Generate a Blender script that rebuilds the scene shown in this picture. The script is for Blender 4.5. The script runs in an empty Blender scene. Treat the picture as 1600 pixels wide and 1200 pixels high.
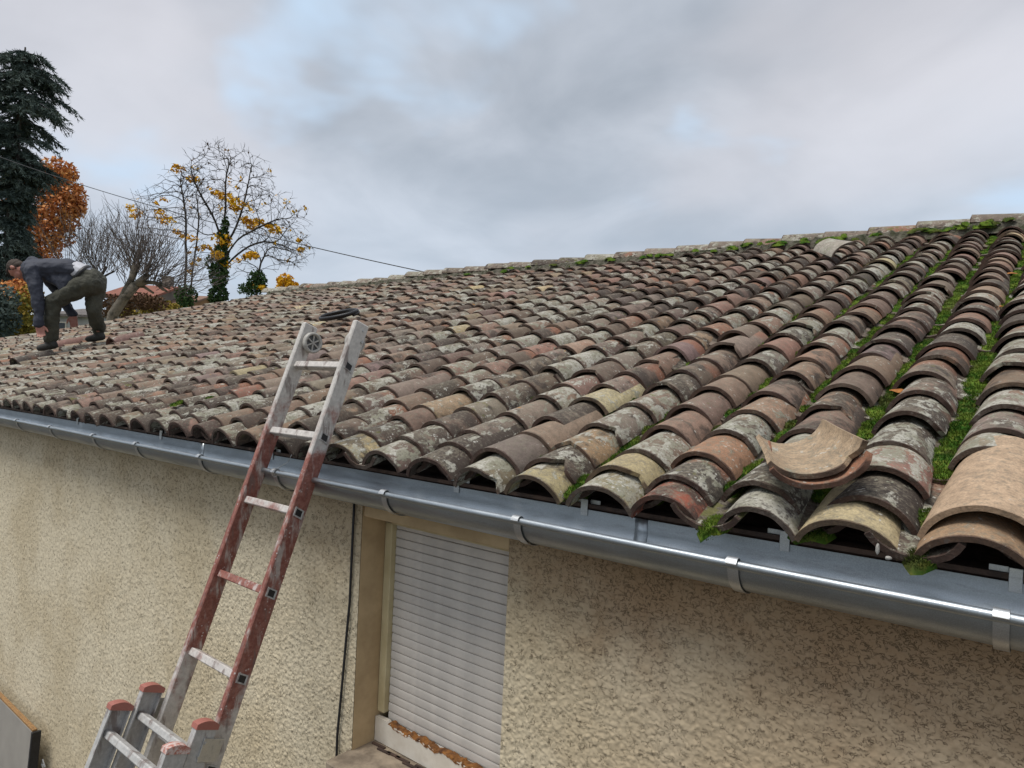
import bpy, math, random
import numpy as np
from math import sin, cos, pi, radians, sqrt
rng = np.random.default_rng(7)
random.seed(7)
S = bpy.context.scene
COL = S.collection

# ------------------------------------------------------------------ camera
W = 0.23                                    # spacing of the tile columns
TH = radians(18.9)                          # roof pitch
Z0 = 3.0                                    # height of the tile crests at the eaves
L = 23.8 * W                                # eaves to ridge along the slope
F = 1071.0
YAW, PIT, ROL = radians(38.8), radians(0.33), radians(2.55)
CAM = np.array([0.53 * W, -7.23 * W, Z0 + 1.04 * W])
FW = np.array([-sin(YAW) * cos(PIT), cos(YAW) * cos(PIT), sin(PIT)])
_r0 = np.array([cos(YAW), sin(YAW), 0.0]); _u0 = np.cross(_r0, FW)
RT = cos(ROL) * _r0 + sin(ROL) * _u0
UP = -sin(ROL) * _r0 + cos(ROL) * _u0
import mathutils
cd = bpy.data.cameras.new('camera'); co = bpy.data.objects.new('camera', cd); COL.objects.link(co)
cd.sensor_fit = 'HORIZONTAL'; cd.sensor_width = 36.0; cd.lens = F / 1600 * 36.0
cd.clip_start = 0.05; cd.clip_end = 3000
m = mathutils.Matrix(((RT[0], UP[0], -FW[0], CAM[0]), (RT[1], UP[1], -FW[1], CAM[1]), (RT[2], UP[2], -FW[2], CAM[2]), (0, 0, 0, 1)))
co.matrix_world = m
S.camera = co

# ------------------------------------------------------------------ node helper
class NT:
    def __init__(self, tree):
        self.t = tree
        tree.nodes.clear()
    def n(self, typ, ins=None, **kw):
        nd = self.t.nodes.new(typ)
        for k, v in kw.items(): setattr(nd, k, v)
        for k, v in (ins or {}).items():
            s = nd.inputs[k]
            if isinstance(v, bpy.types.NodeSocket): self.t.links.new(v, s)
            else: s.default_value = v
        return nd
    def math(self, op, a, b=0.0, c=0.0, clamp=False):
        return self.n('ShaderNodeMath', {0: a, 1: b, 2: c}, operation=op, use_clamp=clamp).outputs[0]
    def vmath(self, op, a, b=(0, 0, 0)):
        nd = self.n('ShaderNodeVectorMath', {0: a}, operation=op)
        if op == 'SCALE':
            if isinstance(b, bpy.types.NodeSocket): self.t.links.new(b, nd.inputs['Scale'])
            else: nd.inputs['Scale'].default_value = b
        elif isinstance(b, bpy.types.NodeSocket): self.t.links.new(b, nd.inputs[1])
        else: nd.inputs[1].default_value = b
        return nd.outputs[0]
    def step(self, v, lo, hi, a=0.0, b=1.0):
        return self.n('ShaderNodeMapRange', {0: v, 1: lo, 2: hi, 3: a, 4: b}, interpolation_type='SMOOTHSTEP').outputs[0]
    def noise(self, vec, scale, detail=4.0, rough=0.55, dist=0.0, out=0):
        return self.n('ShaderNodeTexNoise', {'Vector': vec, 'Scale': scale, 'Detail': detail, 'Roughness': rough, 'Distortion': dist}).outputs[out]
    def mix(self, fac, a, b, mode='MIX'):
        nd = self.n('ShaderNodeMix', data_type='RGBA', blend_type=mode)
        for i, v in ((0, fac), (6, a), (7, b)):
            if isinstance(v, bpy.types.NodeSocket): self.t.links.new(v, nd.inputs[i])
            else: nd.inputs[i].default_value = v if i == 0 or len(v) == 4 else (*v, 1)
        return nd.outputs[2]
    def attr(self, name, out='Vector'):
        return self.n('ShaderNodeAttribute', attribute_name=name).outputs[out]
    def out(self, col, rough=0.8, bump=None, bstr=0.4, bdist=0.01, **ins):
        b = self.n('ShaderNodeBsdfPrincipled', {'Base Color': col if isinstance(col, bpy.types.NodeSocket) else (*col, 1), 'Roughness': rough})
        for k, v in ins.items():
            s = b.inputs[k.replace('_', ' ')]
            if isinstance(v, bpy.types.NodeSocket): self.t.links.new(v, s)
            else: s.default_value = v
        if bump is not None:
            bn = self.n('ShaderNodeBump', {'Height': bump, 'Strength': bstr, 'Distance': bdist})
            self.t.links.new(bn.outputs[0], b.inputs['Normal'])
        o = self.n('ShaderNodeOutputMaterial'); self.t.links.new(b.outputs[0], o.inputs[0])
        return b
def mat(name):
    m_ = bpy.data.materials.new(name); m_.use_nodes = True
    return m_, NT(m_.node_tree)

# ------------------------------------------------------------------ sky, sun, exposure
SUN_EL, SUN_AZ = radians(66), radians(200)      # azimuth clockwise from +Y
wd = bpy.data.worlds.new('World'); S.world = wd; wd.use_nodes = True
w = NT(wd.node_tree)
sky = w.n('ShaderNodeTexSky', sky_type='NISHITA', sun_disc=False, sun_elevation=SUN_EL, sun_rotation=SUN_AZ, altitude=100.0, air_density=1.0, dust_density=2.0)
skyc = w.vmath('SCALE', sky.outputs[0], 0.10)
d = w.n('ShaderNodeTexCoord').outputs['Generated']
sx = w.n('ShaderNodeSeparateXYZ', {0: d})
zz = w.math('ADD', w.math('MAXIMUM', sx.outputs[2], 0.0), 0.30)
pv = w.n('ShaderNodeCombineXYZ', {0: w.math('DIVIDE', sx.outputs[0], zz), 1: w.math('DIVIDE', sx.outputs[1], zz), 2: 17.67}).outputs[0]
big = w.noise(pv, 0.85, 5.0, 0.5, 0.3)
med = w.noise(w.vmath('ADD', pv, (3.1, 7.7, 1.3)), 2.3, 6.0, 0.52, 0.4)
gap = w.noise(w.vmath('ADD', pv, (33.3, 4.2, 6.0)), 1.9, 4.0, 0.5, 0.2)
den = w.math('ADD', w.math('MULTIPLY', big, 0.62), w.math('MULTIPLY', med, 0.38))
cl = w.mix(w.step(den, 0.36, 0.64), (0.225, 0.250, 0.285), (0.420, 0.445, 0.490))
warm = w.noise(w.vmath('ADD', pv, (5.3, 1.7, 9.0)), 1.1, 3.0)
cl = w.mix(w.step(warm, 0.46, 0.70, 0.0, 0.5), cl, (0.465, 0.445, 0.462))
cl = w.mix(w.step(gap, 0.55, 0.70, 0.0, 0.75), cl, (0.365, 0.480, 0.610))
cl = w.mix(w.step(sx.outputs[2], 0.0, 0.42, 0.65, 0.0), cl, (0.320, 0.385, 0.465))
colr = w.mix(0.94, skyc, cl)
bg = w.n('ShaderNodeBackground', {0: colr, 1: 0.89})
wo = w.n('ShaderNodeOutputWorld'); w.t.links.new(bg.outputs[0], wo.inputs[0])
sl = bpy.data.lights.new('sun', 'SUN'); so = bpy.data.objects.new('sun', sl); COL.objects.link(so)
sl.energy = 1.5; sl.angle = radians(28); sl.color = (1.0, 0.965, 0.91)
_sd = mathutils.Vector((sin(SUN_AZ) * cos(SUN_EL), cos(SUN_AZ) * cos(SUN_EL), sin(SUN_EL)))
so.rotation_euler = _sd.to_track_quat('Z', 'Y').to_euler()
so.location = (0, -8, 12)
S.view_settings.view_transform = 'Standard'; S.view_settings.look = 'None'
S.view_settings.gamma = 1.0; S.view_settings.use_curve_mapping = False
S.view_settings.exposure = 0.95
S.render.engine = 'CYCLES'
S.cycles.use_denoising = True
S.cycles.max_bounces = 6

# ------------------------------------------------------------------ geometry helpers
def roofw(s, v, h):                            # roof coordinates -> world
    return np.stack([s, v * cos(TH) - h * sin(TH), Z0 + v * sin(TH) + h * cos(TH)], -1)
def ray(x, y): return FW + RT * (x - 800) / F + UP * (600 - y) / F
def at(x, y, z): return CAM + ray(x, y) * z     # where a sight line reaches a distance, for laying out the site
def on_roof(x, y, h=0.0):
    n = np.array([0, -sin(TH), cos(TH)]); p0 = np.array([0, 0, Z0]) + n * h
    r = ray(x, y); return CAM + r * (((p0 - CAM) @ n) / (r @ n))
def ent(name, me, parent=None, label=None, cat=None, group=None, kind=None):
    o = bpy.data.objects.new(name, me); COL.objects.link(o)
    if parent: o.parent = parent
    if label: o['label'] = label
    if cat: o['category'] = cat
    if group: o['group'] = group
    if kind: o['kind'] = kind
    return o
def empty(name, loc=(0, 0, 0), **kw):
    o = ent(name, None, **kw); o.location = loc; o.empty_display_size = 0.1; return o
def mesh(name, V, Fc, mt=None, smooth=False, attrs=None):
    V = np.asarray(V, dtype=np.float32).reshape(-1, 3)
    me = bpy.data.meshes.new(name)
    if isinstance(Fc, np.ndarray):
        n = Fc.shape[1]; k = len(Fc)
        me.vertices.add(len(V)); me.vertices.foreach_set('co', V.ravel())
        me.loops.add(k * n); me.loops.foreach_set('vertex_index', Fc.astype(np.int32).ravel())
        me.polygons.add(k); me.polygons.foreach_set('loop_start', np.arange(0, k * n, n, dtype=np.int32))
        me.polygons.foreach_set('loop_total', np.full(k, n, dtype=np.int32))
        me.update(calc_edges=True)
    else:
        me.from_pydata(V.tolist(), [], [list(map(int, f)) for f in Fc]); me.update()
    if smooth: me.polygons.foreach_set('use_smooth', np.ones(len(me.polygons), dtype=bool))
    for nm, arr in (attrs or {}).items():
        arr = np.asarray(arr, dtype=np.float32)
        if arr.ndim == 1:
            a = me.attributes.new(nm, 'FLOAT', 'POINT'); a.data.foreach_set('value', arr)
        else:
            a = me.attributes.new(nm, 'FLOAT_VECTOR', 'POINT'); a.data.foreach_set('vector', arr.ravel())
    if mt: me.materials.append(mt)
    return me
class MB:                                        # collects shapes that belong to ONE part
    def __init__(self): self.v = []; self.f = []
    def add(self, V, Fc):
        b = sum(len(x) for x in self.v); self.v.append(np.asarray(V, float).reshape(-1, 3))
        self.f += [[int(i) + b for i in f] for f in Fc]; return self
    def box(self, c, s, ax=None, bev=0.0):
        c = np.asarray(c, float); s = np.asarray(s, float) / 2
        ax = np.eye(3) if ax is None else np.asarray(ax, float)
        if bev <= 0:
            P = [(x, y, z) for x in (-1, 1) for y in (-1, 1) for z in (-1, 1)]
            V = [c + (np.array(p) * s) @ ax for p in P]
            return self.add(V, [(0, 1, 3, 2), (4, 6, 7, 5), (0, 4, 5, 1), (2, 3, 7, 6), (0, 2, 6, 4), (1, 5, 7, 3)])
        # chamfered along the long edges of local z
        bx = min(bev, s[0] * .9, s[1] * .9)
        ring = [(-s[0] + bx, -s[1]), (s[0] - bx, -s[1]), (s[0], -s[1] + bx), (s[0], s[1] - bx), (s[0] - bx, s[1]), (-s[0] + bx, s[1]), (-s[0], s[1] - bx), (-s[0], -s[1] + bx)]
        V = []
        for z, sc in ((-s[2], .0), (-s[2] + bx, 1), (s[2] - bx, 1), (s[2], .0)):
            for (x, y) in ring:
                k = 1 if sc else None
                xx = x if sc else np.sign(x) * (abs(x) - bx * .7); yy = y if sc else np.sign(y) * (abs(y) - bx * .7)
                V.append(c + np.array([xx, yy, z]) @ ax)
        fs = [[7, 6, 5, 4, 3, 2, 1, 0], [24 + i for i in range(8)]]
        for r in range(3):
            for i in range(8):
                j = (i + 1) % 8; fs.append([r * 8 + i, r * 8 + j, r * 8 + 8 + j, r * 8 + 8 + i])
        return self.add(V, fs)
    def tube(self, P, R, n=8, cap=True):
        V, Fc = tube_arr(P, R, n, cap); return self.add(V, Fc)
    def build(self, name, mt, parent=None, smooth=False, **kw):
        V = np.concatenate(self.v)
        return ent(name, mesh(name, V, self.f, mt, smooth), parent, **kw)
def frame(t):
    t = np.asarray(t, float); t = t / (np.linalg.norm(t) + 1e-12)
    a = np.array([0, 0, 1.0]) if abs(t[2]) < .9 else np.array([1.0, 0, 0])
    u = np.cross(a, t); u /= np.linalg.norm(u); return u, np.cross(t, u), t
def tube_arr(P, R, n=8, cap=True):
    P = np.asarray(P, float); R = np.broadcast_to(np.asarray(R, float), (len(P),))
    V = []; Fc = []; up = None
    for i, p in enumerate(P):
        t = P[min(i + 1, len(P) - 1)] - P[max(i - 1, 0)]
        t /= np.linalg.norm(t) + 1e-12
        if up is None: u, b, _ = frame(t)
        else:
            u = up - t * (up @ t); u /= np.linalg.norm(u) + 1e-12; b = np.cross(t, u)
        up = u
        a = np.arange(n) * 2 * pi / n
        V.append(p + R[i] * (np.cos(a)[:, None] * u + np.sin(a)[:, None] * b))
    for i in range(len(P) - 1):
        for j in range(n):
            k = (j + 1) % n; Fc.append([i * n + j, i * n + k, i * n + n + k, i * n + n + j])
    if cap:
        Fc.append(list(range(n))[::-1]); Fc.append([(len(P) - 1) * n + j for j in range(n)])
    return np.concatenate(V), Fc
def fft_field(nx, ny, dx, l0, l1, seed):         # band limited random field, unit deviation
    g = np.random.default_rng(seed)
    a = np.fft.rfft2(g.standard_normal((ny, nx)))
    fx = np.fft.rfftfreq(nx, dx)[None, :]; fy = np.fft.fftfreq(ny, dx)[:, None]
    f2 = fx ** 2 + fy ** 2
    a *= np.exp(-f2 * (l0 * .8) ** 2) - (np.exp(-f2 * (l1 * .8) ** 2) if l1 else 0)
    r = np.fft.irfft2(a, (ny, nx)); return r / r.std()

# ------------------------------------------------------------------ materials
def plain(name, col, rough=0.8, nscale=20.0, var=0.25, bstr=0.2, bdist=0.004, metal=0.0, col2=None):
    m_, t = mat(name)
    co_ = t.n('ShaderNodeTexCoord').outputs['Object']
    nz = t.noise(co_, nscale, 6.0, 0.6)
    c2 = col2 or tuple(c * 0.55 for c in col)
    c = t.mix(t.step(nz, 0.5 - var, 0.5 + var), c2, col)
    t.out(c, rough, t.noise(co_, nscale * 4, 4.0), bstr, bdist, Metallic=metal)
    return m_

M = {}
# --- terracotta tile: colour per tile in attributes, lichen and stains from noise
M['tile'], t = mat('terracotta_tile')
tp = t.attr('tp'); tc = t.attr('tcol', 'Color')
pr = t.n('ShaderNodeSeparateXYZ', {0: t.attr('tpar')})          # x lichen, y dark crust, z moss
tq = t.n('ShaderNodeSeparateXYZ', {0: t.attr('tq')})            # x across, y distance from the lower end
n1 = t.noise(tp, 11.0, 6.0, 0.62, 0.3); n2 = t.noise(t.vmath('ADD', tp, (4, 9, 2)), 24.0, 5.0, 0.6)
n3 = t.noise(tp, 210.0, 4.0, 0.65); n4 = t.noise(t.vmath('MULTIPLY', t.vmath('ADD', tp, (7, 1, 3)), (1.0, 0.62, 1.0)), 21.0, 7.0, 0.64, 0.4)
n5 = t.noise(t.vmath('ADD', tp, (1, 8, 6)), 75.0, 5.0, 0.68)
c = t.mix(t.step(n2, 0.35, 0.65), t.vmath('SCALE', tc, 0.86), t.vmath('SCALE', tc, 1.13))
c = t.mix(t.step(n5, 0.44, 0.66, 0.0, 0.40), c, t.vmath('SCALE', tc, 0.45))
# dark crust
dk = t.math('ADD', n1, t.math('MULTIPLY', pr.outputs[1], 0.34))
c = t.mix(t.math('MULTIPLY', t.step(dk, 0.57, 0.72, 0.0, 0.90), t.step(n5, 0.30, 0.48, 0.55, 1.0)), c, t.mix(n5, (0.030, 0.024, 0.020), (0.095, 0.073, 0.060)))
fresh = t.math('MULTIPLY', t.step(t.math('ADD', tq.outputs[1], t.math('MULTIPLY', t.math('SUBTRACT', n2, 0.5), 0.16)), 0.125, 0.165), t.step(t.noise(tp, 1.7, 1.0), 0.57, 0.66))
c = t.mix(t.math('MULTIPLY', fresh, t.step(n5, 0.34, 0.52, 0.35, 0.9)), c, t.mix(n1, (0.25, 0.095, 0.055), (0.34, 0.165, 0.105)))
# grey-green film of fine lichen on the crown of the barrel
cr = t.math('SUBTRACT', 1.0, t.math('POWER', t.math('ABSOLUTE', t.math('ADD', tq.outputs[0], t.math('MULTIPLY', t.math('SUBTRACT', n1, 0.5), 1.2))), 2.0))
fl = t.math('ADD', t.math('MULTIPLY', cr, 0.16), t.math('ADD', n5, t.math('MULTIPLY', pr.outputs[0], 0.10)))
c = t.mix(t.step(fl, 0.55, 0.82, 0.0, 0.62), c, t.mix(n2, (0.198, 0.170, 0.124), (0.315, 0.282, 0.212)))
# pale crusty blotches
lf = t.math('ADD', n4, t.math('MULTIPLY', pr.outputs[0], 0.215))
lm = t.math('MULTIPLY', t.step(lf, 0.615, 0.655), t.step(n5, 0.33, 0.50, 0.2, 1.0))
c = t.mix(t.math('MULTIPLY', lm, 0.9), c, t.mix(t.step(n1, 0.40, 0.6), (0.285, 0.275, 0.205), (0.475, 0.455, 0.385)))
vor = t.n('ShaderNodeTexVoronoi', {'Vector': t.vmath('ADD', tp, t.vmath('SCALE', t.noise(tp, 70.0, 2.0, out=1), 0.02)), 'Scale': 60.0}).outputs[0]
sp = t.math('MULTIPLY', t.step(vor, 0.32, 0.20), t.step(t.math('ADD', n2, t.math('MULTIPLY', pr.outputs[0], 0.12)), 0.56, 0.63))
c = t.mix(t.math('MULTIPLY', sp, 0.8), c, (0.54, 0.52, 0.46))
gm = t.math('ADD', t.noise(t.vmath('ADD', tp, (2, 2, 9)), 22.0, 5.0, 0.6), t.math('MULTIPLY', pr.outputs[2], 0.25))
c = t.mix(t.step(gm, 0.70, 0.80, 0.0, 0.75), c, t.mix(n3, (0.10, 0.105, 0.022), (0.19, 0.18, 0.06)))
c = t.mix(t.step(t.noise(t.vmath('ADD', tp, (9, 5, 1)), 14.0, 4.0), 0.73, 0.76), c, (0.42, 0.20, 0.03))
# dark brown band along the broken lower lip
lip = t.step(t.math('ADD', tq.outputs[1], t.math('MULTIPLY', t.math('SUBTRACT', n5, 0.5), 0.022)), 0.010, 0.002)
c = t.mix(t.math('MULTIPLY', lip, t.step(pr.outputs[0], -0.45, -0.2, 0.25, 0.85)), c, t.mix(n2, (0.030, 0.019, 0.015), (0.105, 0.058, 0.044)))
c = t.mix(t.step(n3, 0.30, 0.70, 0.30, 0.0), c, (0.03, 0.026, 0.023))
hb = t.math('ADD', t.math('ADD', t.math('MULTIPLY', n3, 0.30), t.math('MULTIPLY', n5, 0.6)), t.math('ADD', t.math('MULTIPLY', lm, 0.40), t.math('MULTIPLY', n2, 0.5)))
t.out(c, 0.88, hb, 0.6, 0.007, Specular_IOR_Level=0.25)
# --- moss
M['moss'], t = mat('moss')
g = t.n('ShaderNodeNewGeometry').outputs['Position']
q1 = t.noise(g, 9.0, 3.0); q2 = t.noise(g, 70.0, 3.0)
c = t.mix(t.step(q1, 0.40, 0.62), (0.030, 0.085, 0.010), (0.095, 0.155, 0.020))
c = t.mix(t.step(q2, 0.45, 0.7, 0.0, 0.5), c, (0.20, 0.19, 0.035))
c = t.mix(t.step(t.noise(t.vmath('ADD', g, (3, 3, 3)), 5.0, 2.0), 0.54, 0.66, 0.0, 0.6), c, (0.070, 0.060, 0.024))
t.out(c, 0.95, Specular_IOR_Level=0.1)
# --- wall render
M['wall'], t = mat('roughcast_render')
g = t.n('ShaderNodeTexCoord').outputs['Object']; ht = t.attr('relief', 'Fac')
b1 = t.noise(g, 1.3, 4.0, 0.6); b2 = t.noise(g, 5.0, 5.0, 0.6); b3 = t.noise(g, 160.0, 3.0)
c = t.mix(t.step(b1, 0.38, 0.62), (0.575, 0.485, 0.330), (0.665, 0.580, 0.420))
c = t.mix(t.step(b2, 0.50, 0.72, 0.0, 0.22), c, (0.42, 0.33, 0.20))
sxyz = t.n('ShaderNodeSeparateXYZ', {0: g})
stain_shade = t.math('MULTIPLY', t.step(t.math('ADD', sxyz.outputs[2], t.math('MULTIPLY', b2, 0.5)), 2.55, 3.00), t.step(sxyz.outputs[0], -2.6, -0.6, 0.30, 1.0))  # reddish stains plus gutter shade painted into the colour, stronger to the right
c = t.mix(t.math('MULTIPLY', stain_shade, 0.80), c, (0.25, 0.140, 0.062))
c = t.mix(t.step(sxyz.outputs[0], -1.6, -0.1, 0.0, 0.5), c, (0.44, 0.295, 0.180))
pit = t.math('MULTIPLY', t.step(ht, -0.35, -1.0), 0.30)
gw2 = t.vmath('MULTIPLY', g, (1.0, 1.0, 1.35)); wn = t.noise(gw2, 58.0, 3.0, 0.6, 0.7); wm = t.noise(t.vmath('ADD', gw2, (3, 1, 4)), 34.0, 3.0, 0.6, 0.3)
fur = t.math('MULTIPLY', t.step(t.math('ABSOLUTE', t.math('SUBTRACT', wn, 0.5)), 0.034, 0.004), t.step(t.math('ADD', wm, t.math('MULTIPLY', stain_shade, 0.10)), 0.47, 0.60))
pit = t.math('MAXIMUM', pit, fur)
c = t.mix(t.math('MULTIPLY', pit, t.step(b2, 0.30, 0.6, 0.40, 0.72)), c, (0.105, 0.074, 0.045))
t.out(c, 0.95, t.math('SUBTRACT', t.math('MULTIPLY', b3, 0.35), fur), 0.7, 0.006, Specular_IOR_Level=0.15)
# --- plain coat of the reveal
M['reveal'] = plain('painted_render', (0.57, 0.42, 0.24), 0.9, 6.0, 0.2, 0.2, 0.003, col2=(0.42, 0.30, 0.165))
M['frame'] = plain('cream_window_frame', (0.58, 0.50, 0.30), 0.6, 9.0, 0.25, 0.1, 0.002, col2=(0.44, 0.36, 0.20))
M['slat'] = plain('grey_white_shutter', (0.62, 0.575, 0.515), 0.6, 5.0, 0.16, 0.06, 0.002, col2=(0.47, 0.44, 0.40))
M['board'] = plain('white_painted_board', (0.72, 0.67, 0.58), 0.7, 12.0, 0.2, 0.2, 0.003, col2=(0.58, 0.52, 0.43))
M['rot'] = plain('rotten_wood', (0.36, 0.15, 0.035), 0.9, 40.0, 0.2, 0.8, 0.01, col2=(0.10, 0.04, 0.015))
M['sill'] = plain('dirty_sill', (0.36, 0.29, 0.21), 0.9, 9.0, 0.15, 0.5, 0.006, col2=(0.16, 0.125, 0.09))
M['wood'] = plain('dark_eaves_wood', (0.095, 0.055, 0.038), 0.85, 14.0, 0.2, 0.5, 0.006, col2=(0.035, 0.022, 0.017))
M['black'] = plain('black_rubber', (0.018, 0.018, 0.020), 0.5, 30.0, 0.2, 0.2, 0.003, col2=(0.010, 0.010, 0.011))
M['cable'] = plain('black_cable', (0.02, 0.02, 0.022), 0.6, 10.0)
M['mortar'] = plain('pale_mortar', (0.52, 0.50, 0.46), 0.9, 60.0, 0.2, 0.6, 0.008, col2=(0.30, 0.28, 0.25))
# --- zinc
def zinc(name, base, r0, met=0.85):
    m_, t = mat(name)
    g = t.n('ShaderNodeTexCoord').outputs['Object']
    a = t.noise(g, 3.0, 5.0, 0.6); b = t.noise(g, 420.0, 3.0, 0.7); e = t.noise(t.vmath('MULTIPLY', g, (1, 6, 6)), 9.0, 6.0, 0.65)
    c = t.mix(t.step(a, 0.35, 0.65), tuple(x * .84 for x in base), base)
    c = t.mix(t.step(b, 0.42, 0.62, 0.0, 0.35), c, tuple(min(1, x * 1.45) for x in base))
    c = t.mix(t.step(e, 0.56, 0.72, 0.0, 0.35), c, (0.18, 0.18, 0.18))
    t.out(c, t.step(e, 0.35, 0.7, r0, r0 + .18), b, 0.10, 0.002, Metallic=met)
    return m_
M['zinc'] = zinc('weathered_zinc', (0.37, 0.400, 0.42), 0.34, 0.95)
M['steel'] = zinc('galvanised_steel', (0.50, 0.51, 0.51), 0.34, 0.9)
# --- ladder paint
def ladder_mat(name, red_lo, red_hi, base):
    m_, t = mat(name)
    g = t.n('ShaderNodeTexCoord').outputs['Object']; z = t.n('ShaderNodeSeparateXYZ', {0: g}).outputs[2]
    a = t.noise(g, 7.0, 6.0, 0.65, 0.3); b = t.noise(g, 60.0, 5.0, 0.7); e = t.noise(t.vmath('MULTIPLY', g, (1, 1, .25)), 26.0, 5.0, 0.6)
    c = t.mix(t.step(b, 0.38, 0.66), tuple(x * .80 for x in base), base)
    zz_ = t.math('ADD', z, t.math('MULTIPLY', t.math('SUBTRACT', a, 0.5), 1.1))
    inred = t.math('MULTIPLY', t.step(zz_, red_lo, red_lo + .22), t.step(zz_, red_hi + .14, red_hi - .10))
    red = t.mix(t.step(b, 0.38, 0.66), (0.21, 0.060, 0.042), (0.31, 0.125, 0.092))
    c = t.mix(t.math('MULTIPLY', inred, t.step(e, 0.34, 0.48, 0.30, 0.97)), c, red)
    c = t.mix(t.step(t.math('ADD', e, t.math('MULTIPLY', inred, -0.02)), 0.53, 0.66, 0.0, 0.75), c, (0.17, 0.125, 0.11))
    fl = t.n('ShaderNodeTexVoronoi', {'Vector': g, 'Scale': 60.0}).outputs[0]
    c = t.mix(t.math('MULTIPLY', t.step(fl, 0.25, 0.12), t.step(a, 0.46, 0.60)), c, (0.56, 0.50, 0.47))
    t.out(c, 0.62, b, 0.25, 0.002, Metallic=0.15)
    return m_
M['lad_top'] = ladder_mat('ladder_red_paint', 1.98, 3.00, (0.60, 0.565, 0.52))
M['lad_low'] = ladder_mat('ladder_bare_aluminium', 0.5, 1.6, (0.50, 0.49, 0.47))
M['lad_rung'] = ladder_mat('ladder_rung', 2.15, 2.62, (0.60, 0.56, 0.52))
M['cap'] = plain('red_plastic_cap', (0.34, 0.125, 0.095), 0.5, 40.0, 0.2, 0.2, 0.002, col2=(0.36, 0.13, 0.10))
M['wheel'] = plain('grey_plastic_wheel', (0.46, 0.44, 0.40), 0.6, 60.0, 0.2, 0.2, 0.002, col2=(0.33, 0.31, 0.28))
M['hub'] = plain('dark_wheel_hub', (0.10, 0.10, 0.10), 0.6, 30.0)
M['panel'] = plain('grey_laminate', (0.34, 0.315, 0.275), 0.55, 4.0, 0.3, 0.05, 0.002, col2=(0.27, 0.25, 0.22))
M['core'] = plain('chipboard_edge', (0.36, 0.20, 0.075), 0.85, 60.0, 0.2, 0.5, 0.004, col2=(0.20, 0.11, 0.045))

# ------------------------------------------------------------------ ground
M['grass'] = plain('grass_ground', (0.085, 0.105, 0.035), 0.95, 0.6, 0.2, 0.6, 0.05, col2=(0.13, 0.11, 0.06))
M['gravel'] = plain('gravel_yard', (0.12, 0.105, 0.085), 0.95, 30.0, 0.25, 0.8, 0.02, col2=(0.07, 0.06, 0.05))
ent('ground', mesh('ground', [(-900, -600, 0), (900, -600, 0), (900, 1200, 0), (-900, 1200, 0)], [(0, 1, 2, 3)], M['grass']), kind='structure')
ent('yard', mesh('yard', [(-24, -14, .004), (8, -14, .004), (8, .115, .004), (-24, .115, .004)], [(0, 1, 2, 3)], M['gravel']), kind='structure')

# ------------------------------------------------------------------ house
YW = 0.115                                      # wall face
XL, XR = -2.045, -1.288                         # window opening
ZS = 1.765                                      # sill
K_R = 9                                         # last tile column to the right
def left_end(v):                                # the far end of the roof runs skew to the ridge
    u = v / W
    return (-47.5 - (24 - u) * (17.8 / 13.0)) * W
house = empty('house', (-6, 2.6, 0), label='low cream house with a mossy terracotta tiled roof and zinc gutter', cat='house')
house_inv = mathutils.Vector((-6, 2.6, 0))
def hpart(name, me, parent=None, **kw):
    o = ent(name, me, **kw); o.parent = parent or house
    if not parent: o.location = -house_inv
    return o
roof = hpart('roof', None)
# roof deck under the tiles, back slope and end walls
RY, RZ = L * cos(TH), Z0 + L * sin(TH)
def rp(s, v, h): return tuple(roofw(np.array(float(s)), np.array(float(v)), np.array(float(h))))
def slab(name, quad, th, mt, parent):
    q = np.array(quad, float); n = np.cross(q[1] - q[0], q[3] - q[0]); n /= np.linalg.norm(n)
    V = np.concatenate([q, q - n * th]); Fc = [(0, 1, 2, 3), (7, 6, 5, 4), (0, 4, 5, 1), (1, 5, 6, 2), (2, 6, 7, 3), (3, 7, 4, 0)]
    return hpart(name, mesh(name, V, Fc, mt), parent)
xr = (K_R + .8) * W
slab('deck', [rp(left_end(.0), .10, -.165), rp(xr, .10, -.165), rp(xr, L - .02, -.165), rp(left_end(L), L - .02, -.165)], .03, M['wood'], roof)
M['backroof'] = plain('back_slope_tiles', (0.22, 0.16, 0.12), 0.9, 8.0, 0.25, 0.8, 0.03, col2=(0.11, 0.085, 0.07))
slab('back_slope', [(xr, 2 * RY, Z0 - .10), (left_end(0), 2 * RY, Z0 - .10), (left_end(L), RY + .03, RZ - .09), (xr, RY + .03, RZ - .09)], .05, M['backroof'], roof)
# eaves board between gutter and tiles
MB().box(((-18 + xr) / 2, YW + .045, 2.80), (xr + 18, .03, .17)).box(((-18 + xr) / 2, YW + .03, 2.895), (xr + 18, .09, .012)).build('eaves_board', M['wood'], None).parent = roof
wall = hpart('wall', None)

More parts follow.
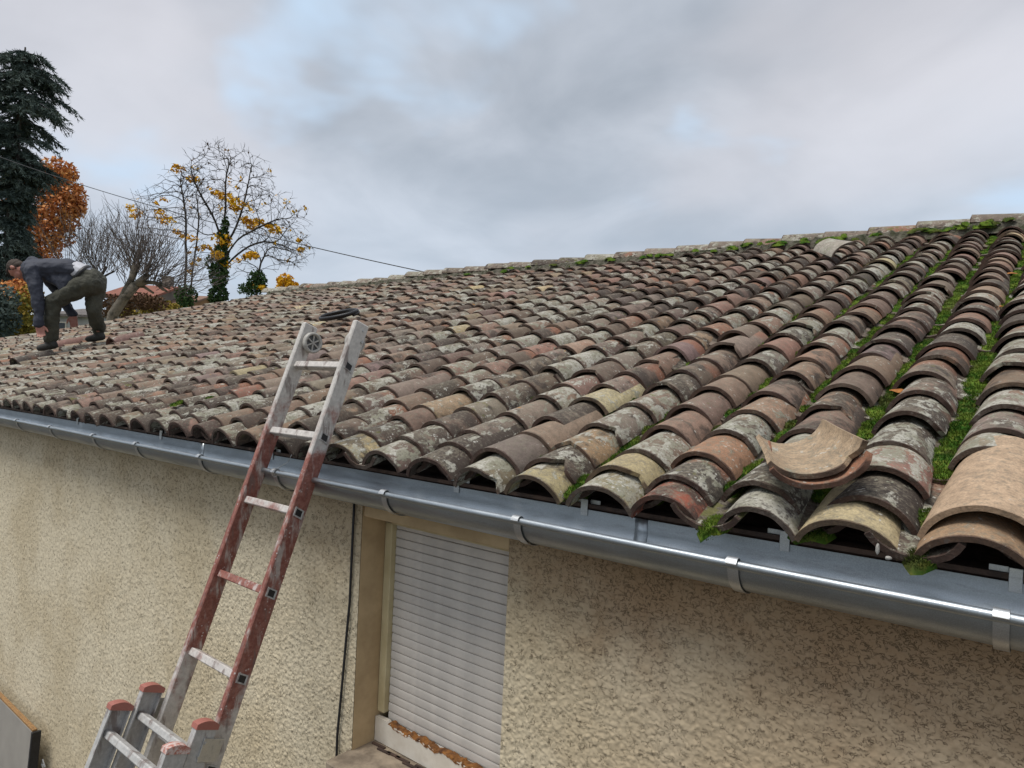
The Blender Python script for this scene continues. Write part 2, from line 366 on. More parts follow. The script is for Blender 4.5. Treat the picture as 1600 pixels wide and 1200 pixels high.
def wall_patch(x0, x1, z0, z1, dx, dz, seed):
    xs = np.linspace(x0, x1, max(2, int((x1 - x0) / dx) + 1)); zs = np.linspace(z0, z1, max(2, int((z1 - z0) / dz) + 1))
    return xs, zs
FX0, FZ0, FD = -7.2, -0.05, 0.0034
_nx, _nz = int(8.6 / FD), int(2.95 / FD)
fA = fft_field(_nx, _nz, FD, .026, .055, 3); fB = fft_field(_nx, _nz, FD, .055, .16, 4); fC = fft_field(_nx, _nz, FD, .6, 2.4, 5); fD = fft_field(_nx, _nz, FD, .016, .03, 6)
worm = np.clip(1 - np.abs(fA) / .55, 0, 1) ** .7 * np.clip(fB * 1.1 + .38 + .22 * fC, 0, 1)      # broken, worm-like furrows of the trowelled coat
field = .35 * np.tanh(fB) + .30 * np.tanh(fA) + .20 * fD - .9 * worm
def samp(x, z):
    i = np.clip((x - FX0) / FD, 0, _nx - 2.001); j = np.clip((z - FZ0) / FD, 0, _nz - 2.001)
    a = i.astype(int); b = j.astype(int); u = i - a; v_ = j - b
    return (field[b, a] * (1 - u) + field[b, a + 1] * u) * (1 - v_) + (field[b + 1, a] * (1 - u) + field[b + 1, a + 1] * u) * v_
WV = []; WF = []; WR = []; _b = 0
def wpatch(x0, x1, z0, z1, dx, dz, edge=()):
    global _b
    xs = np.linspace(x0, x1, int((x1 - x0) / dx) + 2); zs = np.linspace(z0, z1, int((z1 - z0) / dz) + 2)
    X, Z = np.meshgrid(xs, zs); h = samp(X, Z)
    Y = YW - .0036 * h
    if 'r' in edge: X = X.copy(); X[:, -1] += .004 * h[:, -1]; 
    if 'l' in edge: X = X.copy(); X[:, 0] += .004 * h[:, 0]
    WV.append(np.stack([X, Y, Z], -1).reshape(-1, 3)); WR.append(h.ravel())
    ny, nx = X.shape; I = (np.arange(ny - 1)[:, None] * nx + np.arange(nx - 1)[None, :]).ravel() + _b
    WF.append(np.stack([I, I + 1, I + 1 + nx, I + nx], -1)); _b += nx * ny
wpatch(XR, .45, 1.75, 2.80, .0034, .0034, 'l'); wpatch(.45, 1.3, 1.75, 2.80, .02, .02)
wpatch(XL - 1.2, XL, 1.2, 2.80, .0042, .0042, 'r')
wpatch(-4.6, XL - 1.2, .6, 2.80, .0068, .0064)
wpatch(-7.2, -4.6, 0, 2.80, .0095, .0085)
wpatch(-4.6, XL - 1.2, 0, .6, .03, .03); wpatch(XL - 1.2, XL, 0, 1.2, .03, .03); wpatch(XR, 1.3, 0, 1.75, .03, .03)
wpatch(XL, XR, 0, ZS - .05, .012, .012)
V = np.concatenate(WV); Fc = np.concatenate(WF); R_ = np.concatenate(WR)
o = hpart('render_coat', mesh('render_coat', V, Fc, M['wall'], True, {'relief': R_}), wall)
# plain masonry outside the finely modelled stretch and round the other sides
xl0, xl1 = left_end(0) + .35, left_end(L) + .35
mb = MB()
def quad(a, b, c, d_): mb.add([a, b, c, d_], [(0, 1, 2, 3)])
quad((xl0, YW, 0), (-7.2, YW, 0), (-7.2, YW, 2.80), (xl0, YW, 2.80))
quad((1.3, YW, 0), (xr - .2, YW, 0), (xr - .2, YW, 2.80), (1.3, YW, 2.80))
yb = 2 * RY - .1
quad((xr - .2, yb, 0), (xl0, yb, 0), (xl0, yb, 2.8), (xr - .2, yb, 2.8))
for x_, xt in ((xr - .2, xr - .2), (xl0, xl1)):
    mb.add([(x_, YW, 0), (x_, yb, 0), (x_, yb, 2.75), (xt, RY, RZ - .2), (x_, YW, 2.75)], [(0, 1, 2, 3, 4)])
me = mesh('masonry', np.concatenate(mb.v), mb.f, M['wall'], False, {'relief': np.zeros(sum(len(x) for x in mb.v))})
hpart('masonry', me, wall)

# ------------------------------------------------------------------ window with roller shutter
win = hpart('window', None, label='small window closed by a grey roller shutter')
YF = YW + .122                                  # frame face
def wp(name, mb_, mt, smooth=False):
    o = mb_.build(name, mt, None, smooth); o.parent = win; return o
ZT = 2.70
wp('reveal', MB().add([(XL, YW + .002, ZS), (XL, YF + .1, ZS), (XL, YF + .1, 2.80), (XL, YW + .002, 2.80)], [(0, 1, 2, 3)]), M['reveal'])
wp('reveal', MB().add([(XR, YW + .002, ZS), (XR, YF + .1, ZS), (XR, YF + .1, 2.80), (XR, YW + .002, 2.80)], [(3, 2, 1, 0)]), M['reveal'])
wp('lintel', MB().box(((XL + XR) / 2, YW + .09, 2.76), (XR - XL - .006, .17, .12), bev=.004), M['reveal'])
wp('window_frame', MB().box((XL + .0225, YF + .025, (ZS + ZT) / 2 + .06), (.041, .05, ZT - ZS - .12), bev=.003), M['frame'])
wp('window_frame', MB().box((XR - .0225, YF + .025, (ZS + ZT) / 2 + .06), (.041, .05, ZT - ZS - .12), bev=.003), M['frame'])
wp('window_frame', MB().box(((XL + XR) / 2, YF + .03, 2.682), (XR - XL - .004, .06, .045), bev=.003), M['frame'])
pitch = .0356
nsl = 23
zt = 2.672
prof = [(.0, -.0004), (-.0022, -.0020), (-.0034, -.008), (-.0038, -.017), (-.0036, -.027), (-.0028, -.0322), (-.0008, -.0334), (.0055, -.0336), (.0055, -.0352), (.010, -.0352), (.010, -.0004)]
x0, x1 = XL + .045, XR - .045
V = []; Fc = []
for (y, z) in prof: V += [(x0, y, z), (x1, y, z)]
n = len(prof)
for i in range(n):
    j = (i + 1) % n; Fc.append((2 * i, 2 * i + 1, 2 * j + 1, 2 * j))
Fc += [tuple(2 * i for i in range(n))[::-1], tuple(2 * i + 1 for i in range(n))]
slat_me = mesh('slat', V, Fc, M['slat'])
for i in range(nsl):
    o = ent('slat', slat_me, win); o.location = (0, YF + .028 + random.uniform(-.0008, .0008), zt - i * pitch)
zb = zt - nsl * pitch
wp('bottom_bar', MB().box(((x0 + x1) / 2, YF + .030, zb - .020), (x1 - x0, .016, .038), bev=.003), M['slat'])
# white board at the foot of the window, its top edge rotted away
bx0, bx1 = XL + .003, XR - .003
nb = 90; xs = np.linspace(bx0, bx1, nb)
ztop = zb + .012 - np.clip((xs - bx0 - .10) * .35, 0, .006) - .010 * np.abs(np.sin(xs * 23) * np.sin(xs * 57 + 1)) * (xs > bx0 + .07) - .006 * rng.random(nb) * (xs > bx0 + .08)
mbb = MB(); V = []; yA, yB = YF - .008, YF + .016
for x, z in zip(xs, ztop): V += [(x, yA, ZS + .004), (x, yA, z), (x, yB, z - .001), (x, yB, ZS + .004)]
Fc = []
for i in range(nb - 1):
    for k in range(4): Fc.append((4 * i + k, 4 * i + (k + 1) % 4, 4 * i + 4 + (k + 1) % 4, 4 * i + 4 + k))
mbb.add(V, Fc); wp('foot_board', mbb, M['board'])
V = []; zr = ztop + .0015 + .004 * (xs > bx0 + .08) * (0.5 + .5 * np.sin(xs * 31 + .6)) * rng.uniform(.6, 1, nb)
for i, (x, z) in enumerate(zip(xs, zr)):
    e = .003 * rng.standard_normal()
    lo = ztop[i] - .001 - .007 * abs(np.sin(xs[i] * 19)) * (x > bx0 + .09)
    V += [(x, yA - .0015 + e * .3, lo), (x, yA + .001 + e, z), (x, yB + .004, z + .003), (x, yB - .004, lo)]
wp('rotten_edge', MB().add(np.array(V)[36:], Fc[:-36]), M['rot'])
wp('window_sill', MB().box(((XL + XR) / 2, YW + .02, ZS - .025), (XR - XL + .03, .27, .05), bev=.006), M['sill'])
crev = MB()
for i in range(7):
    x = XL + .05 + i * .05; crev.box((x, YW + .09 + .006 * rng.standard_normal(), ZS + .003), (.07, .012, .006), [[cos(.06), sin(.06), 0], [-sin(.06), cos(.06), 0], [0, 0, 1]])
wp('debris_strip', crev, M['wood'])

# ------------------------------------------------------------------ tiles
def sag(s, v):                                  # an old roof is not flat
    return .012 * np.sin(s * .55 + .7) * np.sin(v * .6) + .008 * np.sin(s * 1.7 + v * 1.1) - .010 * np.sin(pi * np.clip(v / L, 0, 1)) * (1 + .5 * np.sin(s * .3))
def tile_geo(seg, nl, a0, a1, b0, b1, ln, th, up=1, jag=0.0, g=None, warp=0.0):
    """barrel tile, lower end at v=0; up=1 cover (convex), -1 channel (concave). returns local (u, v, h)"""
    PM = radians(70); ph = np.linspace(-PM, PM, seg + 1); tt = np.linspace(0, 1, nl + 1)
    T, P = np.meshgrid(tt, ph, indexing='ij')
    a = a0 + (a1 - a0) * T; b = b0 + (b1 - b0) * T
    vv = T * ln
    if jag and g is not None:
        e = g.standard_normal(seg + 1) * jag; e = np.convolve(np.concatenate([e[:1], e, e[-1:]]), [.25, .5, .25], 'valid')
        if g.random() < .24:
            c_ = g.integers(0, seg + 1); e += np.exp(-((np.arange(seg + 1) - c_) / (seg * .07)) ** 2) * g.uniform(.012, .038)
        vv = vv + e[None, :] * np.clip(1 - T * 3, 0, 1)
    wv = 1 + warp * np.sin(P * 2 + T * 3)
    sg = np.sin(P) / sin(PM); ck = (np.cos(P) - cos(PM)) / (1 - cos(PM))
    def surf(k): return np.stack([(a - k * .92 * sin(PM)) * sg * wv, vv, up * (b * ck - k * (.35 + .65 * np.cos(P)) * 1.0 - b0)], -1)
    A = surf(0.0); B = surf(th)
    nA = A.shape[0] * A.shape[1]; V = np.concatenate([A.reshape(-1, 3), B.reshape(-1, 3)])
    q = []; w_ = seg + 1
    I = (np.arange(nl)[:, None] * w_ + np.arange(seg)[None, :]).ravel()
    q.append(np.stack([I, I + 1, I + 1 + w_, I + w_], -1)); q.append(np.stack([I + nA, I + w_ + nA, I + 1 + w_ + nA, I + 1 + nA], -1))
    j = np.arange(seg); q.append(np.stack([j, j + nA, j + 1 + nA, j + 1], -1))
    j = j + nl * w_; q.append(np.stack([j, j + 1, j + 1 + nA, j + nA], -1))
    r = np.arange(nl) * w_; q.append(np.stack([r, r + w_, r + w_ + nA, r + nA], -1))
    r = r + seg; q.append(np.stack([r, r + nA, r + w_ + nA, r + w_], -1))
    Fq = np.concatenate(q)
    if up < 0: Fq = Fq[:, ::-1]
    global TQ; q_ = np.stack([sg, vv, np.zeros_like(vv)], -1).reshape(-1, 3); TQ = np.concatenate([q_, q_ + [0, 0, 1]])
    return V, Fq
TQ = None
def place(V, s, v, h, yaw=0., roll=0., tilt=0.):
    u, l, z = V[:, 0], V[:, 1], V[:, 2]
    u, z = u * cos(roll) - z * sin(roll), u * sin(roll) + z * cos(roll)
    l, z = l * cos(tilt) - z * sin(tilt), l * sin(tilt) + z * cos(tilt)
    u, l = u * cos(yaw) - l * sin(yaw), u * sin(yaw) + l * cos(yaw)
    return roofw(s + u, v + l, h + z)
GREY, DARK, PINK, ORNG, TAN, CREAM = (.242, .190, .152), (.120, .085, .066), (.290, .172, .122), (.32, .150, .090), (.35, .250, .160), (.50, .405, .235)
BROWN = (.210, .142, .104)
def tint(g, k, v):
    far = np.clip((-k - 14) / 20, 0, 1)
    p = np.array([.31, .20, .19, .020, .028, .004, .248]); p = p + far * np.array([-.03, -.08, .08, .01, .07, .0, -.04]); p = np.clip(p, .01, 1); p /= p.sum()
    i = g.choice(7, p=p); c = np.array((GREY, DARK, PINK, ORNG, TAN, CREAM, BROWN)[i]) * g.uniform(.85, 1.18)
    if i != 5: c = c * .68 + np.array([.235, .162, .120]) * .34
    c = c * (1 + .04 * g.standard_normal(3))
    lich = np.clip(g.normal(.22 + .16 * far, .45), -.45, 1.0) if i in (0, 1, 6) else np.clip(g.normal(.08 + .2 * far, .35), -.4, .9)
    dark = np.clip(g.normal(.32 - .18 * far, .36), -.4, .95) if i != 5 else -.1
    if v < .35: dark += .15 + .35 * g.random(); lich += .05
    elif v < .6: dark += .2 * g.random()
    return c, (lich, dark, np.clip(g.normal(-.05 + (.10 if v < .7 else 0), .25), -.5, .6))
ALL = []                                          # (importance, V, F, tp, colour, par, k, row)
def rows_for(k, g):
    if k == 0: r = [0.0, .062, .445, .60]
    elif k in (-1, -3, -5): r = [0.0, .10, .25, .45]
    else: r = [0.0, g.uniform(.09, .14), g.uniform(.24, .32), g.uniform(.42, .50)]
    while r[-1] < L - .18: r.append(r[-1] + g.uniform(.186, .232))
    return r
OVER = {(0, 0): ((.36, .235, .14), (.0, .0, .1)), (0, 1): ((.50, .355, .235), (-.5, -.5, -.6)), (0, 2): ((.30, .24, .165), (.8, .1, -.2)),
        (-1, 0): (CREAM, (.0, .12, .0)), (-1, 1): ((.05, .042, .037), (.15, .9, .0)), (-1, 2): ((.30, .155, .12), (.75, .1, -.3)), (-1, 3): (DARK, (.65, .5, -.2)), (-1, 4): (DARK, (.55, .5, -.2)),
        (-2, 0): ((.15, .13, .13), (.95, .4, -.2)), (-2, 1): ((.12, .10, .085), (.5, .7, .2)), (-2, 2): ((.30, .26, .20), (.7, .1, .0)),
        (-3, 0): ((.30, .095, .06), (.1, .35, .2)), (-3, 1): ((.11, .095, .08), (.5, .7, .3)), (-3, 2): ((.36, .20, .12), (.1, .05, .1)), (-3, 3): (DARK, (.9, .4, .1)),
        (-4, 0): ((.33, .28, .16), (.9, .1, .45)), (-4, 1): ((.42, .34, .19), (.0, -.2, -.1)), (-4, 2): (BROWN, (.95, .2, .1)),
        (-5, 0): ((.40, .33, .18), (.3, .1, .3)), (-5, 1): (DARK, (.4, .7, .2)), (-5, 2): ((.37, .245, .14), (.35, .25, .1)), (-5, 3): (GREY, (.6, .2, .2)),
        (-6, 0): ((.20, .16, .10), (.9, .2, .4)), (-6, 1): ((.19, .15, .125), (-.2, -.2, -.4)), (-6, 2): ((.27, .195, .14), (-.3, -.3, -.4)),
        (-7, 0): (DARK, (.3, .8, .3)), (-7, 1): (DARK, (.2, .8, .2)), (-7, 2): ((.20, .15, .12), (.4, .2, .1))}
for k in range(-82, K_R + 1):
    g = np.random.default_rng(1000 + k)
    wob = g.uniform(0, 6.28, 3)
    for r, v0 in enumerate(rows_for(k, g)):
        near = k > -17 and v0 < 3.2 or k > -9
        s0 = k * W + .010 * sin(v0 * 1.1 + wob[0]) + .006 * sin(v0 * 3.1 + wob[1]) + g.normal(0, .006)
        if k * W < left_end(v0) + .1: continue
        c, par = tint(g, k, v0)
        if (k, r) in OVER: c, par = OVER[(k, r)]; c = np.array(c)
        sc = g.normal(1.0, .045); ln = .40; a0, b0 = (.106 if v0 < .3 else .097) * sc, .072 * g.normal(1, .05)
        tl = -.080
        lift = g.normal(0, .0035); yw = g.normal(0, .022); ro = g.normal(0, .035)
        if g.random() < .035 and r > 1 and k < -1: yw += g.normal(0, .07); ro += g.normal(0, .08); lift += .004
        v0 += g.normal(0, .008) if r > 1 else 0
        if k == 0 and r == 1: ln, a0, b0, tl, yw, ro, lift = .50, .122, .086, -.035, -.01, .02, .020
        if r == 0: lift -= .020; tl = -.03
        elif r == 1 and k != 0: lift -= .004
        if near: V, Fq = tile_geo(20, 6, a0, a0 * .80, b0, b0 * .86, ln, .0128, 1, .0030 if r else .0016, g if r else np.random.default_rng(k + 500), g.normal(0, .018))
        elif k > -40: V, Fq = tile_geo(8, 2, a0, a0 * .80, b0, b0 * .86, ln, .0145, 1, .003, g)
        else: V, Fq = tile_geo(6, 1, a0, a0 * .80, b0, b0 * .86, .36, .015, 1)
        P = place(V, s0, v0, lift + float(sag(s0, v0)), yw, ro, tl)
        tpv = np.concatenate([V + g.uniform(-40, 40, 3), TQ], 1)
        dist = np.linalg.norm(P[0] - CAM)
        q = P.mean(0) - CAM; z = q @ FW; px, py = 800 + F * (q @ RT) / max(z, .01), 600 - F * (q @ UP) / max(z, .01)
        vis = z > .2 and -60 < px < 1720
        face = abs(q @ np.array([0, -sin(TH), cos(TH)])) / dist
        ALL.append([(1 / dist ** 2 * (.25 + face)) if vis else 0, P, Fq, tpv, c, par, k, r])
order = sorted(range(len(ALL)), key=lambda i: -ALL[i][0])
single = set(order[:300])
def attrs_of(P, tpv, c, par):
    n_ = len(P); return {'tp': tpv[:, :3], 'tq': tpv[:, 3:], 'tcol': np.tile(c, (n_, 1)), 'tpar': np.tile(par, (n_, 1))}
def merge(items, name, parent, **kw):
    b = 0; Vs, Fs, T_, C_, A_ = [], [], [], [], []
    for (_, P, Fq, tpv, c, par, *_x) in items:
        Vs.append(P); Fs.append(Fq + b); T_.append(tpv); C_.append(np.tile(c, (len(P), 1))); A_.append(np.tile(par, (len(P), 1))); b += len(P)
    me = mesh(name, np.concatenate(Vs), np.concatenate(Fs), M['tile'], True, {'tp': np.concatenate(T_)[:, :3], 'tq': np.concatenate(T_)[:, 3:], 'tcol': np.concatenate(C_), 'tpar': np.concatenate(A_)})
    sharp(me); return hpart(name, me, parent, **kw)
def sharp(me, ang=radians(50)):
    try: me.set_sharp_from_angle(angle=ang)
    except Exception: pass
def tile_obj(name, P, Fq, tpv, c, par, parent, **kw):
    org = P.mean(0); me = mesh(name, P - org, Fq, M['tile'], True, attrs_of(P, tpv, c, par)); sharp(me)
    o = ent(name, me, parent, **kw); o.location = org; return o
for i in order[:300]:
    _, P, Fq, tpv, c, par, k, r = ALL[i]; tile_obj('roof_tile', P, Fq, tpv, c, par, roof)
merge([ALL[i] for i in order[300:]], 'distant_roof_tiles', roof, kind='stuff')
# channel tiles between the columns
CH = []
for k in range(-82, K_R + 1):
    g = np.random.default_rng(5000 + k); v0 = (.050 if k not in (-1, -3, -9, -14) else -.012) + g.normal(0, .012 if k < -4 else .004); r = 0
    while v0 < L - .1:
        if (k + .5) * W > left_end(max(v0, 0)) + .1:
            near = k > -9
            V, Fq = tile_geo(10 if near else 5, 3 if near else 1,   .094, .104, .052, .058, .42 if r else .46, .014, -1, .003 if near else 0, g)
            s0 = (k + .5) * W + g.normal(0, .006)
            P = place(V, s0, v0, -.112 + g.normal(0, .003) + float(sag(s0, v0)) + (.010 if r == 0 else .012), g.normal(0, .02), g.normal(0, .04), -.045 if r else -.02)
            c = np.array(DARK if g.random() < .6 else GREY) * g.uniform(.6, 1.1)
            CH.append([k, P, Fq, np.concatenate([V + g.uniform(-40, 40, 3), TQ], 1), c, (g.normal(.2, .3), g.normal(.5, .2), g.normal(.2, .3)), k, r])
        v0 += g.uniform(.19, .24); r += 1
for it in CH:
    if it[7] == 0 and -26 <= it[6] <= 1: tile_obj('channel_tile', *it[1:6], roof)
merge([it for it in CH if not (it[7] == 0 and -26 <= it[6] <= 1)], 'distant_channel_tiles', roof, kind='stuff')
# ridge tiles, bedded on mortar
g = np.random.default_rng(77); x = xr; i = 0
while x > left_end(L) - .1:
    V, Fq = tile_geo(12 if x > -5 else 8, 3, .112, .098, .085, .075, .47, .016, 1, .003, g, .01)
    # local v runs along +X here
    ya, ti = g.normal(0, .03), -.05 + g.normal(0, .012)
    u, l, z = V[:, 0], V[:, 1], V[:, 2]
    l, z = l * cos(ti) - z * sin(ti), l * sin(ti) + z * cos(ti); u, l = u * cos(ya) - l * sin(ya), u * sin(ya) + l * cos(ya)
    hh = RZ + .085 + float(sag(x, L)) + g.normal(0, .006) + .012 * sin(x * .8)
    P = np.stack([x - .47 + l, RY + .01 - u, hh + z], -1)
    c = np.array(GREY) * g.uniform(.7, 1.15)
    tile_obj('ridge_tile', P, Fq, np.concatenate([V + g.uniform(-40, 40, 3), TQ], 1), c, (g.normal(.55, .2), g.normal(.2, .2), g.normal(.35, .2)), roof)
    x -= g.uniform(.36, .41); i += 1
nn = 400; xs = np.linspace(left_end(L), xr, nn); mbm = MB(); V = []; Fc = []
for i, x in enumerate(xs):
    e = rng.normal(0, .008, 4)
    V += [(x, RY - .135 + e[0], RZ - .115), (x, RY - .105 + e[1], RZ - .020 + e[2]), (x, RY + .0, RZ + .03), (x, RY + .12, RZ - .02 + e[3]), (x, RY + .15, RZ - .13)]
    if i:
        for j in range(4): Fc.append((5 * i - 5 + j, 5 * i - 5 + j + 1, 5 * i + j + 1, 5 * i + j))
M['bed'] = plain('mossy_ridge_mortar', (0.17, 0.15, 0.12), 0.95, 14.0, 0.2, 0.9, 0.02, col2=(0.045, 0.05, 0.022))
hpart('ridge_mortar', mesh('ridge_mortar', V, Fc, M['bed']), roof)

# ------------------------------------------------------------------ gutter
LY, LZ = -.075, 2.852
BY, BZ = .100, 2.884
gut = hpart('gutter', None, label='weathered zinc half-round gutter along the eaves')
def gut_prof(off=0.0, n=16):
    P = [(BY + off, BZ)]
    cy_, r_ = (LY + BY) / 2, (BY - LY) / 2
    for a in np.linspace(0, pi, n + 1): P.append((cy_ + (r_ + off) * cos(a), LZ - .004 - (r_ * .84 + off) * sin(a)))
    return P
def bead(rad, n=12, a0=-60, a1=250):
    return [(LY - rad * .4 + rad * cos(radians(a)), LZ + rad * sin(radians(a))) for a in np.linspace(a0, a1, n)]
def extrude(prof, x0, x1, th, nx=2, wav=0.0):
    P = np.array(prof); t_ = np.gradient(P, axis=0); nrm = np.stack([-t_[:, 1], t_[:, 0]], -1); nrm /= np.linalg.norm(nrm, axis=1)[:, None] + 1e-9
    Q = P + nrm * th; n_ = len(P); V = []; Fc = []
    xs = np.linspace(x0, x1, nx)
    for i, x in enumerate(xs):
        dz = wav * sin(x * 2.1) + wav * .6 * sin(x * 5.3 + 1)
        for (y, z) in P: V.append((x, y, z + dz))
        for (y, z) in Q: V.append((x, y, z + dz))
        if i:
            b = (i - 1) * 2 * n_; c_ = i * 2 * n_
            for j in range(n_ - 1):
                Fc.append((b + j, b + j + 1, c_ + j + 1, c_ + j)); Fc.append((b + n_ + j, c_ + n_ + j, c_ + n_ + j + 1, b + n_ + j + 1))
            Fc.append((b, c_, c_ + n_, b + n_)); Fc.append((b + n_ - 1, b + 2 * n_ - 1, c_ + 2 * n_ - 1, c_ + n_ - 1))
    for b in (0, (len(xs) - 1) * 2 * n_):
        for j in range(n_ - 1): Fc.append((b + j, b + n_ + j, b + n_ + j + 1, b + j + 1) if b == 0 else (b + j, b + j + 1, b + n_ + j + 1, b + n_ + j))
    return V, Fc
gx0, gx1 = left_end(0) + .1, xr
o = hpart('trough', mesh('trough', *extrude(gut_prof(), gx0, gx1, -.0012, 120, .0008), M['zinc'], True), gut); sharp(o.data, radians(40))
o = hpart('rolled_lip', mesh('rolled_lip', *extrude(bead(.0105), gx0, gx1, .001, 120, .0008), M['zinc'], True), gut); sharp(o.data, radians(60))
bpos = [-6.9, -6.25, -5.6, -4.94, -4.243, -3.672, -2.989, -2.366, -1.697, -1.109, -.466, .045, .60, 1.2, 1.8]
strap = gut_prof(.004, 16)[1:] + [(LY - .016, LZ + .002)] + [(LY - .004 + .0145 * cos(radians(a)), LZ + .0145 * sin(radians(a))) for a in range(170, -40, -30)]
V, Fc = extrude(strap, -.013, .013, .002)
br_me = mesh('bracket', V, Fc, M['steel'], True); sharp(br_me, radians(40))
for x in bpos: o = ent('bracket', br_me, gut); o.location = (x, 0, 0)
for x in (-5.0, -3.783, -2.678, -1.521, -.992, -.404, .058, .65):
    MB().box((x, BY - .004, BZ + .006), (.024, .003, .05), bev=.001).box((x - .03, BY + .012, BZ + .016), (.034, .003, .026)).box((x + .03, BY + .012, BZ + .016), (.034, .003, .026)).build('fixing_clip', M['steel'], gut)
for x in (-3.32, -.80):
    V, Fc = extrude(gut_prof(-.0016), x - .02, x + .02, -.0014); hpart('joint_sleeve', mesh('joint_sleeve', V, Fc, M['zinc'], True), gut)
# wire tied round the lip
mbw = MB(); a = np.linspace(0, 2 * pi, 16)
mbw.tube([(-2.36 + .004 * sin(x), LY - .006 + .017 * cos(x), LZ + .017 * sin(x)) for x in a], .0014, 5)
mbw.tube([(-2.36, LY, LZ + .017), (-2.30, LY + .01, LZ + .05), (-2.235, LY - .02, LZ + .085)], .0014, 5)
mbw.build('tie_wire', M['steel'], gut)

# ------------------------------------------------------------------ moss in the channels
MV = []; MF = []; _mb = 0
def clump(c, rx, ry, hgt, g, blades, ax):
    """a cushion of moss: lumpy dome covered with small blades. ax: rows = lateral, along, normal"""
    global _mb
    nr, ns = 4, 10; V = [c + ax[2] * hgt * .8]; 
    for i in range(1, nr + 1):
        for j in range(ns):
            a = 2 * pi * j / ns; r = i / nr * (1 + .18 * g.standard_normal() * (i > 1)); z = .8 * hgt * sqrt(max(0, 1 - min(1, r) ** 2)) * (1 + .15 * g.standard_normal()) - (.01 if i == nr else 0)
            V.append(c + ax[0] * rx * r * cos(a) + ax[1] * ry * r * sin(a) + ax[2] * z)
    Fc = [(0, 1 + j, 1 + (j + 1) % ns) for j in range(ns)]
    for i in range(nr - 1):
        for j in range(ns):
            p, q = 1 + i * ns + j, 1 + i * ns + (j + 1) % ns; Fc += [(p, p + ns, q + ns), (p, q + ns, q)]
    MV.append(np.array(V)); MF.append(np.array(Fc) + _mb); _mb += len(V)
    n = blades; a = g.uniform(0, 2 * pi, n); r = np.sqrt(g.random(n)) * 1.0
    base = c + np.outer(rx * r * np.cos(a), ax[0]) + np.outer(ry * r * np.sin(a), ax[1]) + np.outer(hgt * np.sqrt(np.clip(1 - r ** 2, 0, 1)) * .95 - .002, ax[2])
    dr = np.outer(.7 * np.cos(a) * r + .35 * g.standard_normal(n), ax[0]) + np.outer(.7 * np.sin(a) * r + .35 * g.standard_normal(n), ax[1]) + ax[2] * 1.0
    dr /= np.linalg.norm(dr, axis=1)[:, None]
    sd = np.cross(dr, g.standard_normal((n, 3))); sd /= np.linalg.norm(sd, axis=1)[:, None]
    ln = g.uniform(.004, .011, n)[:, None]; wd_ = g.uniform(.0010, .0019, n)[:, None]
    V = np.stack([base - sd * wd_, base + sd * wd_, base + dr * ln], 1).reshape(-1, 3)
    MV.append(V); MF.append(np.arange(3 * n).reshape(-1, 3) + _mb); _mb += 3 * n
AXR = np.array([[1, 0, 0], [0, cos(TH), sin(TH)], [0, -sin(TH), cos(TH)]])
g = np.random.default_rng(31)
for k in range(-40, 4):
    s0 = (k + .5) * W
    p = np.clip((k + 11) / 8, 0.03, 1)
    v = .075 if k not in (-1, -3) else .008
    while v < L - .1:
        far = sqrt((s0 - CAM[0]) ** 2 + (v + 1.6) ** 2)
        pp = p
        if v < .12: pp = max(.22 if k < -9 else .40, p * .8) if k > -34 else .1
        if v > L - .9: pp = max(pp, .25 if k > -22 else .05)
        if k in (-1, -2) and v < .5: pp = 1
        if g.random() < pp * (.8 + .2 * sin(v * 3 + k)):
            h0 = g.uniform(.010, .028) * (1 if k > -9 else .6)
            c_ = roofw(np.array(s0 + g.normal(0, .010)), np.array(v), np.array(-.104 + float(sag(s0, v)) + (.004 if v < .1 else .012)))
            nb_ = int(np.clip(1500 / far ** 1.1, 60, 1000)); 
            sc_ = 1.15 if k > -9 else .6; clump(c_, g.uniform(.026, .046) * sc_, g.uniform(.03, .06) * sc_, h0, g, nb_, AXR)
        v += g.uniform(.05, .085) if k > -10 else g.uniform(.08, .16)
# small cushions sitting on tiles here and there and along the ridge bed
for (px_, py_, r_) in ((327, 622, .04), (272, 632, .035), (282, 628, .03)):
    P_ = on_roof(px_, py_, -.012); clump(P_, r_ * .6, r_ * .7, r_ * .22, g, 150, AXR)
for i in range(70):
    x_ = xr - 1.5 - abs(g.normal(0, 3.2)); clump(np.array([x_, RY - .13 + g.normal(0, .02), RZ - .035 + g.normal(0, .012)]), g.uniform(.03, .08), g.uniform(.02, .04), g.uniform(.01, .03), g, 60, AXR)
ent('moss', mesh('moss', np.concatenate(MV), np.concatenate(MF), M['moss'], True), kind='stuff', label='bright green moss growing in the tile channels')

# mortar crumbs at the eaves
def lump(c, r, g, squash=(1, 1, 1)):
    V = []; Fc = []; ns, nr = 8, 5
    for i in range(nr + 1):
        for j in range(ns):
            th_, a = pi * i / nr, 2 * pi * j / ns; q = .75 * r * (1 + .10 * g.standard_normal())
            V.append(np.asarray(c) + q * np.array([sin(th_) * cos(a) * squash[0], sin(th_) * sin(a) * squash[1], cos(th_) * squash[2]]))
    for i in range(nr):
        for j in range(ns): Fc.append((i * ns + j, i * ns + (j + 1) % ns, (i + 1) * ns + (j + 1) % ns, (i + 1) * ns + j))
    return np.array(V), Fc
for (px_, py_, y_, r_, sq) in ((1371, 858, .008, .010, (.6, .6, 1.6)), (1388, 872, .008, .007, (1.4, .6, .9))):
    r = ray(px_, py_); P_ = CAM + r * ((y_ - CAM[1]) / r[1])
    V, Fc = lump(P_, r_, g, sq); ent('mortar_crumb', mesh('mortar_crumb', V, Fc, M['mortar'], True), roof)

